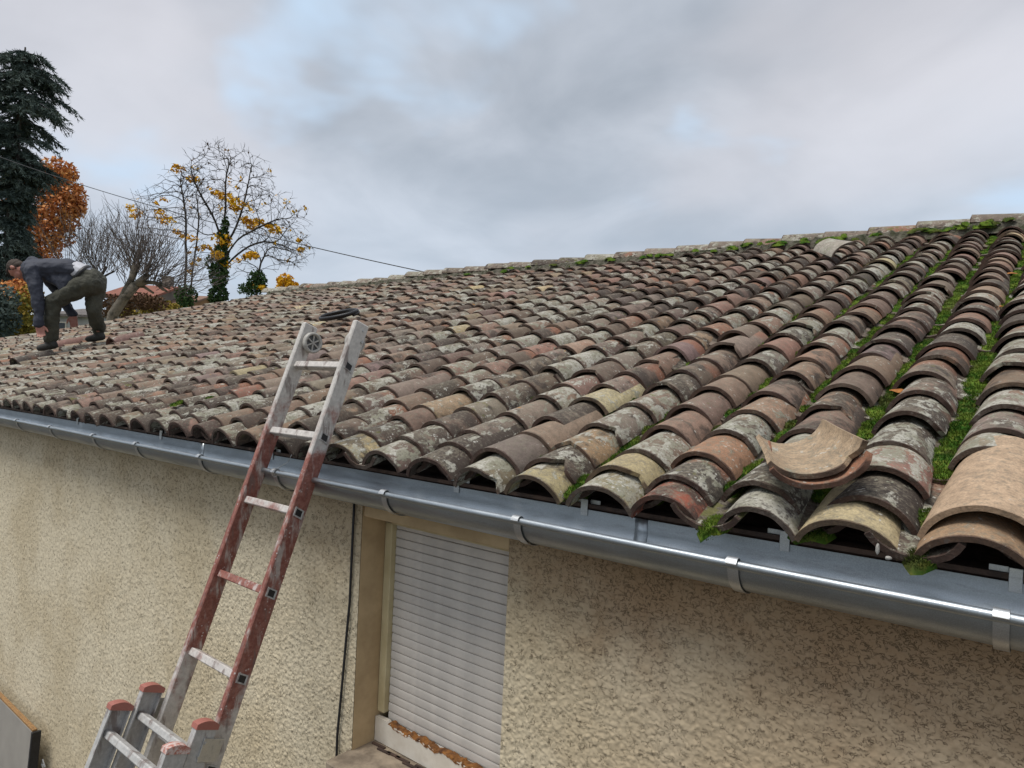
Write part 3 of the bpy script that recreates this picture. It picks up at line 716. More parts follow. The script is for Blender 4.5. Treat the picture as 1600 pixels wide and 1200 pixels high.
# ------------------------------------------------------------------ loose tiles and odds and ends on the roof
def loose(name, label, s, v, h, yaw, roll, tilt, c, par, up=1, a0=.10, ln=.42, seed=1, b0=.075, group=None):
    g = np.random.default_rng(seed); V, Fq = tile_geo(18, 8, a0, a0 * .82, b0, b0 * .85, ln, .0120, up, .004, g, .03)
    P = place(V, s, v, h, yaw, roll, tilt)
    tile_obj(name, P, Fq, np.concatenate([V + g.uniform(-40, 40, 3), TQ], 1), np.array(c), par, None, label=label, cat='roof tile', group=group)
LS, LV = -.312, .068
loose('loose_roof_tile', 'upturned terracotta tile lying under another loose tile near the gutter', LS + .006, LV - .006, .016, .42, .10, -.13, (.34, .16, .095), (.0, .1, -.4), -1, .115, .27, 5, .062, 'two loose upturned tiles above the gutter')
loose('loose_roof_tile', 'upturned tan tile, topmost of the two loose ones above the gutter', LS - .002, LV + .012, .036, .50, .15, -.12, (.43, .315, .205), (.05, .02, .15), -1, .115, .27, 6, .060, 'two loose upturned tiles above the gutter')
P_ = on_roof(1333, 398)
loose('slipped_roof_tile', 'grey tile slipped askew high on the roof below the ridge', P_[0] - .06, (P_[1]) * cos(TH) + (P_[2] - Z0) * sin(TH) - .05, .085, .75, .35, .10, (.38, .34, .29), (.3, -.2, -.5), 1, .11, .30, 8, .045)
P_ = on_roof(112, 533)
loose('lifted_roof_tile', 'pinkish tile lying loose between the feet of the bending roofer', P_[0] + .15, 1.62, .055, -.15, 0, .0, (.27, .15, .125), (-.1, -.2, -.5), 1, .095, .44, 9)
P_ = on_roof(160, 536)
loose('lifted_roof_tile', 'dull red tile lying loose just behind the boot of the roofer', P_[0] + .22, 1.72, .06, .2, 0, .0, (.24, .14, .12), (.1, .0, -.5), 1, .095, .40, 10)
P_ = on_roof(20, 566)
loose('lifted_roof_tile', 'dark grey tile set aside left of the roofer near the gutter', P_[0], P_[1] / cos(TH), .05, .2, .1, .0, (.10, .085, .075), (.1, .3, -.3), 1, .095, .42, 11)
# coil of black hose
P_ = on_roof(531, 497); mbc = MB(); g = np.random.default_rng(4)
a = np.linspace(0, 2 * pi * 2.6, 90)
pts = []
for i, x in enumerate(a):
    r = .21 + .014 * sin(x * .7); pts.append(P_ + AXR[0] * r * cos(x) * 1.0 + AXR[1] * r * .72 * sin(x) + AXR[2] * (.018 + .030 * x / a[-1] + .008 * sin(x + 1)))
mbc.tube(pts, .016, 10)
mbc.build('hose_coil', M['black'], None, True, label='coil of black hose lying on the roof behind the ladder top', cat='hose')
# fallen leaves
M['leaf_o'] = plain('dead_leaf', (0.42, 0.17, 0.03), 0.8, 60.0, 0.2, 0.1, 0.001, col2=(0.26, 0.09, 0.02))
for i, (px_, py_, dsc) in enumerate(((1580, 428, 'small orange leaf caught between tile columns near the right edge'), (1399, 778, 'tiny orange leaf on the moss by the second tile column'), (1402, 612, 'brownish leaf in a mossy channel at mid height'), (1560, 480, 'pale orange leaf in the channel near the right frame edge'))):
    P_ = on_roof(px_, py_, -.06); V = []; n = 12
    u = AXR[0] * cos(i * 1.3) + AXR[1] * sin(i * 1.3); v_ = np.cross(AXR[2], u)
    for sgn in (.0006, -.0006):
        for j in range(n):
            aa = 2 * pi * j / n; rr = .018 * (1 + .2 * cos(3 * aa)); V.append(P_ + u * rr * 1.5 * cos(aa) + v_ * rr * sin(aa) + AXR[2] * (sgn + .006 * sin(aa) ** 2))
    Fc = [list(range(n)), list(range(2 * n - 1, n - 1, -1))] + [[j, n + j, n + (j + 1) % n, (j + 1) % n] for j in range(n)]
    ent('fallen_leaf', mesh('fallen_leaf', V, Fc, M['leaf_o']), None, dsc, 'leaf', 'dead leaves on the roof')

# ------------------------------------------------------------------ extension ladder
LA = math.atan2(.1, .281)                        # lean
LD = np.array([0, sin(LA), cos(LA)]); LN = np.array([0, -cos(LA), sin(LA)])   # along the rails / outward, to the front
LAX = np.array([[1, 0, 0], LN, LD])              # box axes: x, depth, length
lad = empty('extension_ladder', (-2.3, -1.1, 0), label='paint-stained red and grey extension ladder leaning on the gutter', cat='ladder')
lad_off = -mathutils.Vector((-2.3, -1.1, 0))
P0 = np.array([0, -.140, 2.733])                 # a rung centre: passes through rung at this height
def lp(d_, out=0.0, x=0.0): return P0 + LD * d_ + LN * out + np.array([x, 0, 0])
def sect(name, label):
    o = ent(name, None, lad, label); o.location = lad_off; return o
top = sect('top_section', 'red painted upper ladder section with two wheels')
XA, XB = -2.468, -2.118                          # rail centres
RT_, RD_ = .026, .070
def rail(par, x, d0, d1, out, mt, th=RT_, dp=RD_):
    MB().box(lp((d0 + d1) / 2, out, x), (th, dp, d1 - d0), LAX, .004).build('rail', mt, par)
DTOP = (3.475 - P0[2]) / cos(LA)
for x in (XA, XB): rail(top, x, -2.6, DTOP, 0, M['lad_top'])
for i in range(-8, 3):
    mbr = MB()
    d_ = i * .2985
    # rung: rhombic tube, one flat facing up when the ladder leans
    ca = radians(8); ax2 = np.array([LN * cos(ca) + LD * sin(ca), -LN * sin(ca) + LD * cos(ca), [1, 0, 0]])
    mbr.box(lp(d_, 0, (XA + XB) / 2), (.034, .028, XB - XA - RT_ + .004), ax2, .003)
    mbr.build('rung', M['lad_rung'], top)
    # open end of the hollow rung on the outside of each rail: collar with dark bore
    for sx_, xx in ((1, XB), (-1, XA)):
        c_ = lp(d_, 0, xx + sx_ * (RT_ / 2 + .002)); q = [np.array(p) for p in ((-.021, -.021), (.021, -.013), (.021, .021), (-.021, .013))]
        V = []
        for k_, xo in ((1.0, -.002), (1.0, .0015), (.72, .0015), (.66, -.0005)):
            for p in q: V.append(c_ + (LN * p[0] + LD * p[1]) * k_ + np.array([sx_ * xo, 0, 0]))
        Fc = [(r * 4 + j, r * 4 + (j + 1) % 4, r * 4 + 4 + (j + 1) % 4, r * 4 + 4 + j) for r in range(3) for j in range(4)]
        MB().add(V, Fc).build('rung_end', M['lad_low'], top)
        MB().add([c_ + (LN * p[0] + LD * p[1]) * .68 + np.array([sx_ * .0002, 0, 0]) for p in q] + [c_ + (LN * p[0] + LD * p[1]) * .68 - np.array([sx_ * .0012, 0, 0]) for p in q], [(0, 1, 2, 3), (7, 6, 5, 4), (0, 4, 5, 1), (1, 5, 6, 2), (2, 6, 7, 3), (3, 7, 4, 0)]).build('rung_bore', M['black'], top)
# wall wheels at the top
def ladder_wheel(x, d_, out):
    c_ = lp(d_, out, x); mbw = MB(); n = 28; R0 = .046
    prof = [(.020, -.011), (.036, -.012), (.044, -.011), (R0, -.006), (R0, .006), (.044, .011), (.036, .012), (.034, .006), (.033, -.002), (.020, -.004)]
    V = []; Fc = []
    for j in range(n):
        a = 2 * pi * j / n
        for (r, xo) in prof: V.append(c_ + (LN * cos(a) + LD * sin(a)) * r + np.array([xo, 0, 0]))
    m_ = len(prof)
    for j in range(n):
        for k_ in range(m_): Fc.append((j * m_ + k_, j * m_ + (k_ + 1) % m_, ((j + 1) % n) * m_ + (k_ + 1) % m_, ((j + 1) % n) * m_ + k_))
    MB().add(V, Fc).build('wheel', M['wheel'], top, True)
    hb = MB()
    V = [c_ + (LN * cos(2 * pi * j / n) + LD * sin(2 * pi * j / n)) * .034 + np.array([xo, 0, 0]) for xo in (.0, -.003) for j in range(n)]
    hb.add(V, [list(range(n)), list(range(2 * n - 1, n - 1, -1))]); hb.build('wheel_disc', M['hub'], top)
    sp_ = MB()
    for j in range(6):
        a = j * pi / 3 + .3; dr = LN * cos(a) + LD * sin(a); pe = np.cross(dr, [1, 0, 0])
        sp_.box(c_ + dr * .018 + np.array([.003, 0, 0]), (.036, .006, .006), [dr, pe, [1, 0, 0]])
    sp_.tube([c_ + np.array([-.004, 0, 0]), c_ + np.array([.008, 0, 0])], .007, 10); sp_.build('wheel_spokes', M['wheel'], top)
ladder_wheel(XA + RT_ / 2 + .016, DTOP - .075, -.022)
ladder_wheel(XB - RT_ / 2 - .016, DTOP - .075, -.022)
MB().tube([lp(DTOP - .075, -.022, XB - .03), lp(DTOP - .075, -.022, XB + RT_ / 2 + .006)], .006, 8).build('wheel_bolt', M['steel'], top)
MB().tube([lp(DTOP - .03, -.01, XB), lp(DTOP - .03, -.01, XB + RT_ / 2 + .003)], .004, 8).build('wheel_bolt', M['steel'], top)
# two lower sections, nested in front, capped in red plastic
def lower(par, xa, xb, out, d1, capdirty):
    for x, sg in ((xa, -1), (xb, 1)):
        # C profile: web and two flanges
        MB().box(lp((d1 - 2.6) / 2, out, x), (.006, .074, 2.6 + d1), LAX).box(lp((d1 - 2.6) / 2, out + .035, x - sg * .012), (.026, .005, 2.6 + d1 - .002), LAX).box(lp((d1 - 2.6) / 2, out - .035, x - sg * .012), (.026, .005, 2.6 + d1 - .002), LAX).build('rail', M['lad_low'], par)
        V = []; n_ = 9
        for zz_ in (0, 1):
            for j in range(n_):
                a = -1 + 2 * j / (n_ - 1); V.append(lp(d1 - .004 + (.022 * (1 - .55 * a * a) if zz_ else -.006), out + .041 * a, x - sg * .029)); V.append(lp(d1 - .004 + (.022 * (1 - .55 * a * a) if zz_ else -.006), out + .041 * a, x + sg * .007))
        Fc = []
        for j in range(n_ - 1):
            b = 2 * j; t_ = 2 * n_ + 2 * j; Fc += [(b, b + 2, t_ + 2, t_), (b + 1, t_ + 1, t_ + 3, b + 3), (t_, t_ + 2, t_ + 3, t_ + 1), (b, b + 1, b + 3, b + 2)]
        Fc += [(0, 2 * n_, 2 * n_ + 1, 1), (2 * n_ - 2, 2 * n_ - 1, 4 * n_ - 1, 4 * n_ - 2)]
        MB().add(V, Fc).build('end_cap', M['cap'] if not (capdirty and sg > 0) else M['cap2'], par)
    for i in range(0, 9):
        d_ = d1 - .095 - i * .2985
        MB().box(lp(d_, out + .004, (xa + xb) / 2), (.034, .026, xb - xa - .008), ax2, .004).build('rung', M['lad_low'], par)
M['cap2'] = plain('dusty_cap', (0.60, 0.50, 0.46), 0.7, 90.0, 0.12, 0.3, 0.002, col2=(0.42, 0.16, 0.12))
mid = sect('middle_section', 'grey middle ladder section with red end caps'); low = sect('lower_section', 'grey lower ladder section, frontmost')
lower(mid, XA - .036, XB + .036, .086, (2.05 - P0[2] - .02) / cos(LA), False)
lower(low, XA - .050, XB + .050, .172, (2.02 - P0[2] - .055) / cos(LA), True)
for x, sg in ((XA - .036, -1), (XB + .036, 1)):
    MB().box(lp((1.96 - P0[2]) / cos(LA), .048, x - sg * .012 + sg * .018), (.004, .075, .075), LAX, .001).tube([lp((1.98 - P0[2]) / cos(LA), .075, x + sg * .004), lp((1.98 - P0[2]) / cos(LA), .075, x + sg * .011)], .005, 8).tube([lp((1.94 - P0[2]) / cos(LA), .085, x + sg * .004), lp((1.94 - P0[2]) / cos(LA), .085, x + sg * .011)], .005, 8).build('guide_plate', M['steel'], mid)
for o in list(COL.objects):
    pass

# ------------------------------------------------------------------ cable down the wall, panel by the wall, pipe
pts = []
for z_, px_ in ((2.80, 554), (2.60, 550), (2.35, 545), (2.22, 541), (2.0, 533), (1.80, 527), (1.6, 523), (1.2, 520), (.6, 518), (.05, 516)):
    # sight line meets the wall at this height
    best = min((( (CAM + ray(px_, y_) * ((YW - .012 - CAM[1]) / ray(px_, y_)[1])), y_) for y_ in range(770, 2400, 4)), key=lambda q: abs(q[0][2] - z_))[0]
    pts.append((best[0] + .004 * sin(z_ * 17), YW - .010, z_))
mbk = MB(); mbk.tube(pts, .0055, 6); mbk.build('wall_cable', M['cable'], None, True, label='thin black cable running down the wall left of the window', cat='cable')
pan = empty('leaning_panel', (-5.7, -.02, 0), label='grey board with raw wooden top edge propped against the wall', cat='board')
la = radians(3); PX = np.array([[1, 0, 0], [0, cos(la), -sin(la)], [0, sin(la), cos(la)]])
def pbox(name, c_, s_, mt): o = MB().box(c_, s_, PX, .002).build(name, mt, pan); o.location = -mathutils.Vector((-5.7, -.02, 0)); return o
pbox('face', (-5.86, .005, .38), (1.16, .030, .735), M['panel'])
pbox('top_edge', (-5.86, .005 + sin(la) * .376, .38 + .376), (1.16, .030, .014), M['core'])
pbox('side_edge', (-5.86 + .593, .010, .38), (.024, .055, .745), M['black'])
pipe = empty('thin_pipe', (-5.16, .06, 0), label='thin pale pipe with a wire loop beside the grey board', cat='pipe')
o = MB().tube([(-5.17, .055, 0), (-5.17, .055, .50)], .011, 10).build('pipe', M['wheel'], pipe, True); o.location = (5.16, -.06, 0)
o = MB().tube([(-5.17, .055, .50), (-5.14, .05, .55), (-5.17, .045, .59), (-5.20, .05, .55), (-5.17, .055, .505)], .004, 6).tube([(-5.20, .05, .55), (-5.14, .05, .55)], .004, 6).build('wire_loop', M['steel'], pipe); o.location = (5.16, -.06, 0)

# ------------------------------------------------------------------ trees
M['bark'] = plain('dark_bark', (0.060, 0.050, 0.042), 0.95, 8.0, 0.25, 0.8, 0.03, col2=(0.025, 0.021, 0.018))
M['twig'] = plain('grey_twigs', (0.17, 0.145, 0.135), 0.95, 4.0, 0.25, 0.2, 0.01, col2=(0.06, 0.05, 0.045))
M['bark_p'] = plain('mottled_bark', (0.15, 0.13, 0.10), 0.95, 5.0, 0.10, 0.8, 0.03, col2=(0.045, 0.042, 0.032))
def leafmat(name, c1, c2, c3):
    m_, t = mat(name)
    g = t.n('ShaderNodeNewGeometry'); p_ = g.outputs['Position']
    c = t.mix(t.step(t.noise(p_, 1.4, 4.0), 0.38, 0.62), c1, c2)
    c = t.mix(t.step(t.noise(p_, 17.0, 2.0), 0.45, 0.66), c, c3)
    b = t.out(c, 0.75, Specular_IOR_Level=0.2)
    return m_
M['l_yel'] = leafmat('yellow_leaves', (0.68, 0.36, 0.015), (0.78, 0.50, 0.03), (0.56, 0.26, 0.012))
M['l_org'] = leafmat('orange_leaves', (0.58, 0.23, 0.075), (0.72, 0.36, 0.11), (0.40, 0.14, 0.07))
M['l_mix'] = leafmat('autumn_shrub_leaves', (0.22, 0.19, 0.035), (0.36, 0.24, 0.035), (0.085, 0.10, 0.025))
M['l_ivy'] = leafmat('ivy_leaves', (0.035, 0.075, 0.022), (0.060, 0.115, 0.032), (0.022, 0.048, 0.018))
M['l_con'] = leafmat('cedar_needles', (0.062, 0.090, 0.080), (0.130, 0.165, 0.142), (0.036, 0.056, 0.050))
M['l_brn'] = leafmat('dry_leaves', (0.12, 0.065, 0.035), (0.18, 0.10, 0.05), (0.08, 0.05, 0.03))

def colonize(nodes, parents, attr, step, di, dk, iters, g, bias=(0, 0, 0.0)):
    nodes = [np.asarray(n_, float) for n_ in nodes]; parents = list(parents)
    A = np.asarray(attr, float); best = np.full(len(A), 1e9); bi = np.zeros(len(A), int)
    def upd(i0):
        nonlocal best, bi
        for i in range(i0, len(nodes)):
            dd = np.linalg.norm(A - nodes[i], axis=1); m_ = dd < best; best[m_] = dd[m_]; bi[m_] = i
    upd(0); alive = np.ones(len(A), bool); bias = np.asarray(bias)
    for _ in range(iters):
        act = alive & (best < di)
        if not act.any(): break
        n0 = len(nodes); idx = bi[act]; dirs = A[act] - np.array(nodes)[idx]; dirs /= np.linalg.norm(dirs, axis=1)[:, None] + 1e-9
        acc = {}
        for i, v in zip(idx, dirs): acc[i] = acc.get(i, 0) + v
        for i, v in acc.items():
            v = v + bias + g.normal(0, .06, 3); l_ = np.linalg.norm(v)
            if l_ < .05: continue
            nodes.append(nodes[i] + v / l_ * step); parents.append(i)
        upd(n0); alive &= best > dk
        if len(nodes) > 6000: break
    return np.array(nodes), np.array(parents)
def skeleton_mesh(N_, par, tip, expo, rmax, name, mt, nsides=5, tw=0):
    tg = np.random.default_rng(99)
    n = len(N_); ch = [[] for _ in range(n)]; N_ = np.array(N_)
    for i in range(n):
        if par[i] >= 0: ch[par[i]].append(i)
    for _ in range(3):
        M_ = N_.copy()
        for i in range(n):
            if par[i] >= 0 and ch[i]: M_[i] = .45 * N_[i] + .3 * N_[par[i]] + .25 * np.mean(N_[ch[i]], axis=0)
        N_ = M_
    R = np.zeros(n); ordr = list(range(n))[::-1]
    for i in ordr: R[i] = tip if not ch[i] else sum(R[c] ** expo for c in ch[i]) ** (1 / expo)
    R = np.minimum(R, rmax)
    if tw:                                        # fine twigs at every tip
        tips_ = [i for i in range(n) if not ch[i]]; ex = []; ep = []; er = []
        for i in tips_:
            d0 = N_[i] - N_[par[i]]; d0 /= np.linalg.norm(d0) + 1e-9
            for _ in range(tw):
                e = d0 + tg.normal(0, .55, 3); e /= np.linalg.norm(e); l_ = tg.uniform(.10, .30); b_ = n + len(ex)
                e2 = e + tg.normal(0, .3, 3); ex += [N_[i] + e * l_ * .5, N_[i] + e * l_ * .5 + e2 * l_ * .5]; ep += [i, b_]; er += [tip * .75, tip * .5]
        N_ = np.concatenate([N_, np.array(ex)]); par = np.concatenate([par, np.array(ep)]); R = np.concatenate([R, er]); k0 = n; n = len(N_)
        ch = ch + [[] for _ in range(n - k0)]
        for i in range(k0, n): ch[par[i]].append(i)
    V = []; Fc = []; b = 0; a = np.arange(nsides) * 2 * pi / nsides
    for i in range(n):
        p = par[i]
        if p < 0: continue
        main = max(ch[p], key=lambda c: R[c]) == i
        u, w_, t_ = frame(N_[i] - N_[p]); ring = np.cos(a)[:, None] * u + np.sin(a)[:, None] * w_
        V.append(N_[p] + ring * (R[p] if main else min(R[i] * 1.25, R[p]))); V.append(N_[i] + ring * R[i])
        for j in range(nsides): Fc.append((b + j, b + (j + 1) % nsides, b + nsides + (j + 1) % nsides, b + nsides + j))
        b += 2 * nsides
    return mesh(name, np.concatenate(V), np.array(Fc), mt, True), R, ch
def leaves(C_, size, g, name, mt, flat=0.0):
    n = len(C_); d1 = g.standard_normal((n, 3)); d1[:, 2] *= (1 - flat); d1 /= np.linalg.norm(d1, axis=1)[:, None]
    d2 = np.cross(d1, g.standard_normal((n, 3))); d2 /= np.linalg.norm(d2, axis=1)[:, None]
    s_ = (size * g.uniform(.6, 1.3, n))[:, None]
    V = np.stack([C_ - d1 * s_, C_ + d2 * s_ * .55, C_ + d1 * s_, C_ - d2 * s_ * .55], 1).reshape(-1, 3)
    return mesh(name, V, np.arange(4 * n).reshape(-1, 4), mt)
def ell(c, r, n, g, shell=0.0):
    d_ = g.standard_normal((n, 3)); d_ /= np.linalg.norm(d_, axis=1)[:, None]
    return np.asarray(c) + d_ * (np.maximum(g.random(n), shell) ** (1 / 3))[:, None] * np.asarray(r)
def horiz(D):                                     # image right and away directions at a distance, on the level
    r = np.array([RT[0], RT[1], 0]); r /= np.linalg.norm(r); f_ = np.array([FW[0], FW[1], 0]); f_ /= np.linalg.norm(f_); return r, f_
HR, HF = horiz(1)
def sway(c, rr, rf, rz): return np.array([HR * rr, HF * rf, [0, 0, rz]])
def cloud(px_, py_, D, rx, ry, n, g, depth=None, shell=0.0):   # points in an ellipsoid placed by sight line, radii in metres
    e = ell((0, 0, 0), (1, 1, 1), n, g, shell); return at(px_, py_, D) + e[:, :1] * HR * rx + e[:, 1:2] * HF * (depth or rx) + e[:, 2:] * np.array([0, 0, 1]) * ry
def path_px(pts, D):                              # polyline of nodes from sight lines
    return [at(x, y, D + dd) for (x, y, dd) in pts]
def densify(P, step):
    out = [np.asarray(P[0])]
    for a_, b_ in zip(P[:-1], P[1:]):
        n = max(1, int(np.linalg.norm(np.asarray(b_) - a_) / step))
        for i in range(1, n + 1): out.append(np.asarray(a_) + (np.asarray(b_) - a_) * i / n)
    return out
def tree_root(name, D, px_, label, cat='tree', group=None):
    p = at(px_, 560, D); o = empty(name, (p[0], p[1], 0), label=label, cat=cat, group=group); return o
def sub(o, name, me, **kw):
    c = ent(name, me, o, **kw); c.location = -o.location; return c

# the tall half-bare tree with yellow leaves and ivy
g = np.random.default_rng(12); D = 25.0
T = tree_root('ivy_clad_tree', D, 346, 'tall nearly bare tree with yellow leaf tufts and ivy on its trunk')
def ground_at(px_, D_): p = at(px_, 560, D_); return np.array([p[0], p[1], 0.0])
tr = densify([ground_at(344, D)] + path_px([(342, 560, 0), (342, 470, 0), (347, 420, 0), (349, 380, 0), (351, 345, 0), (354, 310, .1), (352, 280, 0), (360, 250, .1)], D), .28)
nodes = list(tr); par_ = [-1] + list(range(len(tr) - 1))
i0 = min(range(len(tr)), key=lambda i: abs(tr[i][2] - at(347, 375, D)[2]))
for pth in ([(375, 340, .3), (384, 300, .4), (392, 262, .3)], [(330, 330, -.4), (310, 300, -.6), (296, 262, -.8)], [(372, 372, -.5), (410, 352, -.8), (440, 340, -.8)], [(322, 372, .6), (290, 348, .9), (262, 330, 1.0)], [(380, 388, .6), (420, 375, .8), (462, 392, .9)]):
    dn = densify([tr[i0 + random.randint(-3, 2)]] + path_px(pth, D), .28)
    b = len(nodes); nodes += dn[1:]; par_ += [min(range(len(tr)), key=lambda i: np.linalg.norm(tr[i] - dn[0]))] + list(range(b, b + len(dn) - 2))
A = np.concatenate([cloud(355, 288, D, 1.75, 1.55, 720, g, 1.7, .25), cloud(425, 345, D, 1.35, 1.05, 380, g, 1.5, .2), cloud(312, 300, D, .9, 1.1, 180, g, 1.4, .2), cloud(452, 388, D, .95, .7, 200, g)])
Nn, Pp = colonize(nodes, par_, A, .12, 2.2, .15, 120, g, (0, 0, .16))
me, R, ch = skeleton_mesh(Nn, Pp, .0056, 2.35, .15, 'trunk', M['bark'], 4, 3)
sub(T, 'trunk', me)
tips = np.array([Nn[i] for i in range(len(Nn)) if not ch[i] or ch[i][0] >= len(Nn)])
def tufts(lst, D_, g, n=55, sp=.20, size=.07):
    C_ = []
    for (x, y, k_) in lst: C_.append(cloud(x, y, D_ + g.normal(0, .3), sp * k_ * 1.3, sp * k_ * .7, int(n * k_), g))
    return np.concatenate(C_)
C_ = tufts([(352, 308, 1), (372, 318, 1.1), (340, 303, .7), (386, 345, .8), (392, 352, .9), (430, 358, 1), (405, 346, .6), (418, 352, .5), (346, 372, 1.1), (350, 382, 1), (342, 392, 1), (338, 398, .9), (348, 412, .9), (386, 402, .6), (394, 398, .7), (301, 280, .8), (278, 264, .8), (322, 386, .6), (470, 390, .4), (468, 376, .35), (366, 325, .6)], D, g, 80, .25, .065)
C2 = tips[g.random(len(tips)) < .07]
sub(T, 'crown', leaves(np.concatenate([C_, (C2[:, None, :] + g.normal(0, .06, (len(C2), 4, 3))).reshape(-1, 3)]), .075, g, 'crown', M['l_yel']))
sub(T, 'dry_leaves', leaves(np.repeat(tips[g.random(len(tips)) < .5], 2, 0) + g.normal(0, .05, (2 * int((1) * 0) + len(np.repeat(tips[:0], 2, 0)), 3)) if False else tips[g.random(len(tips)) < .55], .05, g, 'dry_leaves', M['l_brn']))
C_ = []
for (x, y, rx, ry, n) in ((341, 462, .36, .45, 900), (342, 430, .34, .5, 900), (346, 398, .28, .45, 600), (349, 368, .2, .4, 350), (328, 410, .18, .3, 140), (352, 350, .14, .3, 120), (342, 500, .4, .6, 500)):
    C_.append(cloud(x, y, D, rx, ry, n, g, None, .3))
sub(T, 'ivy', leaves(np.concatenate(C_), .065, g, 'ivy', M['l_ivy']))

# the slender twin-stemmed tree beside it
g = np.random.default_rng(13); D = 24.0
T = tree_root('twin_stem_tree', D, 288, 'slender twin-stemmed tree with sparse yellow leaves left of the ivied trunk')
s1 = densify([ground_at(289, D)] + path_px([(289, 560, 0), (289, 455, 0), (290, 400, 0), (292, 350, 0), (287, 310, 0), (280, 275, 0)], D), .25)
s2 = densify([s1[0]] + path_px([(297, 560, .3), (298, 455, .3), (303, 395, .3), (312, 350, .4), (308, 310, .4)], D), .25)
nodes = s1 + s2; par_ = [-1] + list(range(len(s1) - 1)) + [0, 0] + list(range(len(s1) + 1, len(s1) + len(s2) - 1))
A = np.concatenate([cloud(262, 325, D, 1.2, .95, 280, g, 1.2, .15), cloud(290, 285, D, .8, .7, 150, g), cloud(235, 350, D, .7, .5, 90, g), cloud(320, 380, D, .6, .8, 60, g)])
Nn, Pp = colonize(nodes, par_, A, .12, 2.0, .15, 110, g, (0, 0, .10))
me, R, ch = skeleton_mesh(Nn, Pp, .0052, 2.3, .07, 'trunk', M['bark'], 4, 2); sub(T, 'trunk', me)
tips = np.array([Nn[i] for i in range(len(Nn)) if not ch[i] or ch[i][0] >= len(Nn)])
C_ = tufts([(262, 345, 1), (252, 338, 1), (248, 330, .7), (212, 332, 1), (204, 324, .7), (208, 338, .5), (258, 312, .7), (285, 368, .8), (300, 372, .8), (312, 388, .7), (295, 395, .3), (276, 362, .6), (302, 412, .5), (296, 425, .5), (310, 405, .5), (245, 318, .4)], D, g, 50, .21)
sub(T, 'crown', leaves(np.concatenate([C_, tips[g.random(len(tips)) < .15]]), .062, g, 'crown', M['l_yel']))
C_ = [cloud(291, 462, D, .38, .40, 700, g), cloud(290, 505, D, .45, .7, 600, g)]
sub(T, 'ivy', leaves(np.concatenate(C_), .06, g, 'ivy', M['l_ivy']))

# small ivied tree right of the big one
g = np.random.default_rng(14); D = 23.0
T = tree_root('low_ivy_tree', D, 400, 'small ivy-wrapped stem with thin branches right of the tall ivied tree')
s1 = densify([ground_at(400, D)] + path_px([(399, 560, 0), (401, 445, 0), (406, 415, 0), (420, 385, 0)], D), .22)
A = np.concatenate([cloud(430, 400, D, 1.2, .5, 150, g), cloud(415, 385, D, .6, .6, 60, g), cloud(385, 420, D, .6, .3, 40, g)])
Nn, Pp = colonize(s1, [-1] + list(range(len(s1) - 1)), A, .14, 2.0, .2, 60, g)
me, R, ch = skeleton_mesh(Nn, Pp, .007, 2.3, .06, 'trunk', M['bark'], 4, 3); sub(T, 'trunk', me)
sub(T, 'ivy', leaves(np.concatenate([cloud(402, 440, D, .33, .42, 700, g), cloud(384, 452, D, .3, .2, 200, g), cloud(400, 480, D, .5, .5, 500, g)]), .06, g, 'ivy', M['l_ivy']))
sub(T, 'crown', leaves(tufts([(396, 446, .9), (410, 449, .7), (370, 407, .6), (394, 398, .9), (400, 402, .5)], D, g, 50, .2), .06, g, 'crown', M['l_yel']))
# yellow shrub showing over the far end of the ridge
g = np.random.default_rng(15); D = 18.0
T = tree_root('yellow_shrub', D, 446, 'bright yellow leafed shrub peeping over the far ridge end', 'shrub')
s1 = densify([ground_at(447, D)] + path_px([(447, 600, 0), (447, 452, 0)], D), .2)
A = cloud(447, 452, D, .25, .45, 60, g)
Nn, Pp = colonize(s1, [-1] + list(range(len(s1) - 1)), A, .1, 1.0, .12, 40, g); me, R, ch = skeleton_mesh(Nn, Pp, .008, 2.3, .05, 'stem', M['bark']); sub(T, 'stem', me)
sub(T, 'crown', leaves(np.concatenate([cloud(446, 438, D, .22, .17, 260, g), cloud(455, 446, D, .17, .13, 160, g), cloud(436, 450, D, .10, .2, 60, g), cloud(448, 470, D, .35, .3, 200, g)]), .055, g, 'crown', M['l_yel']))

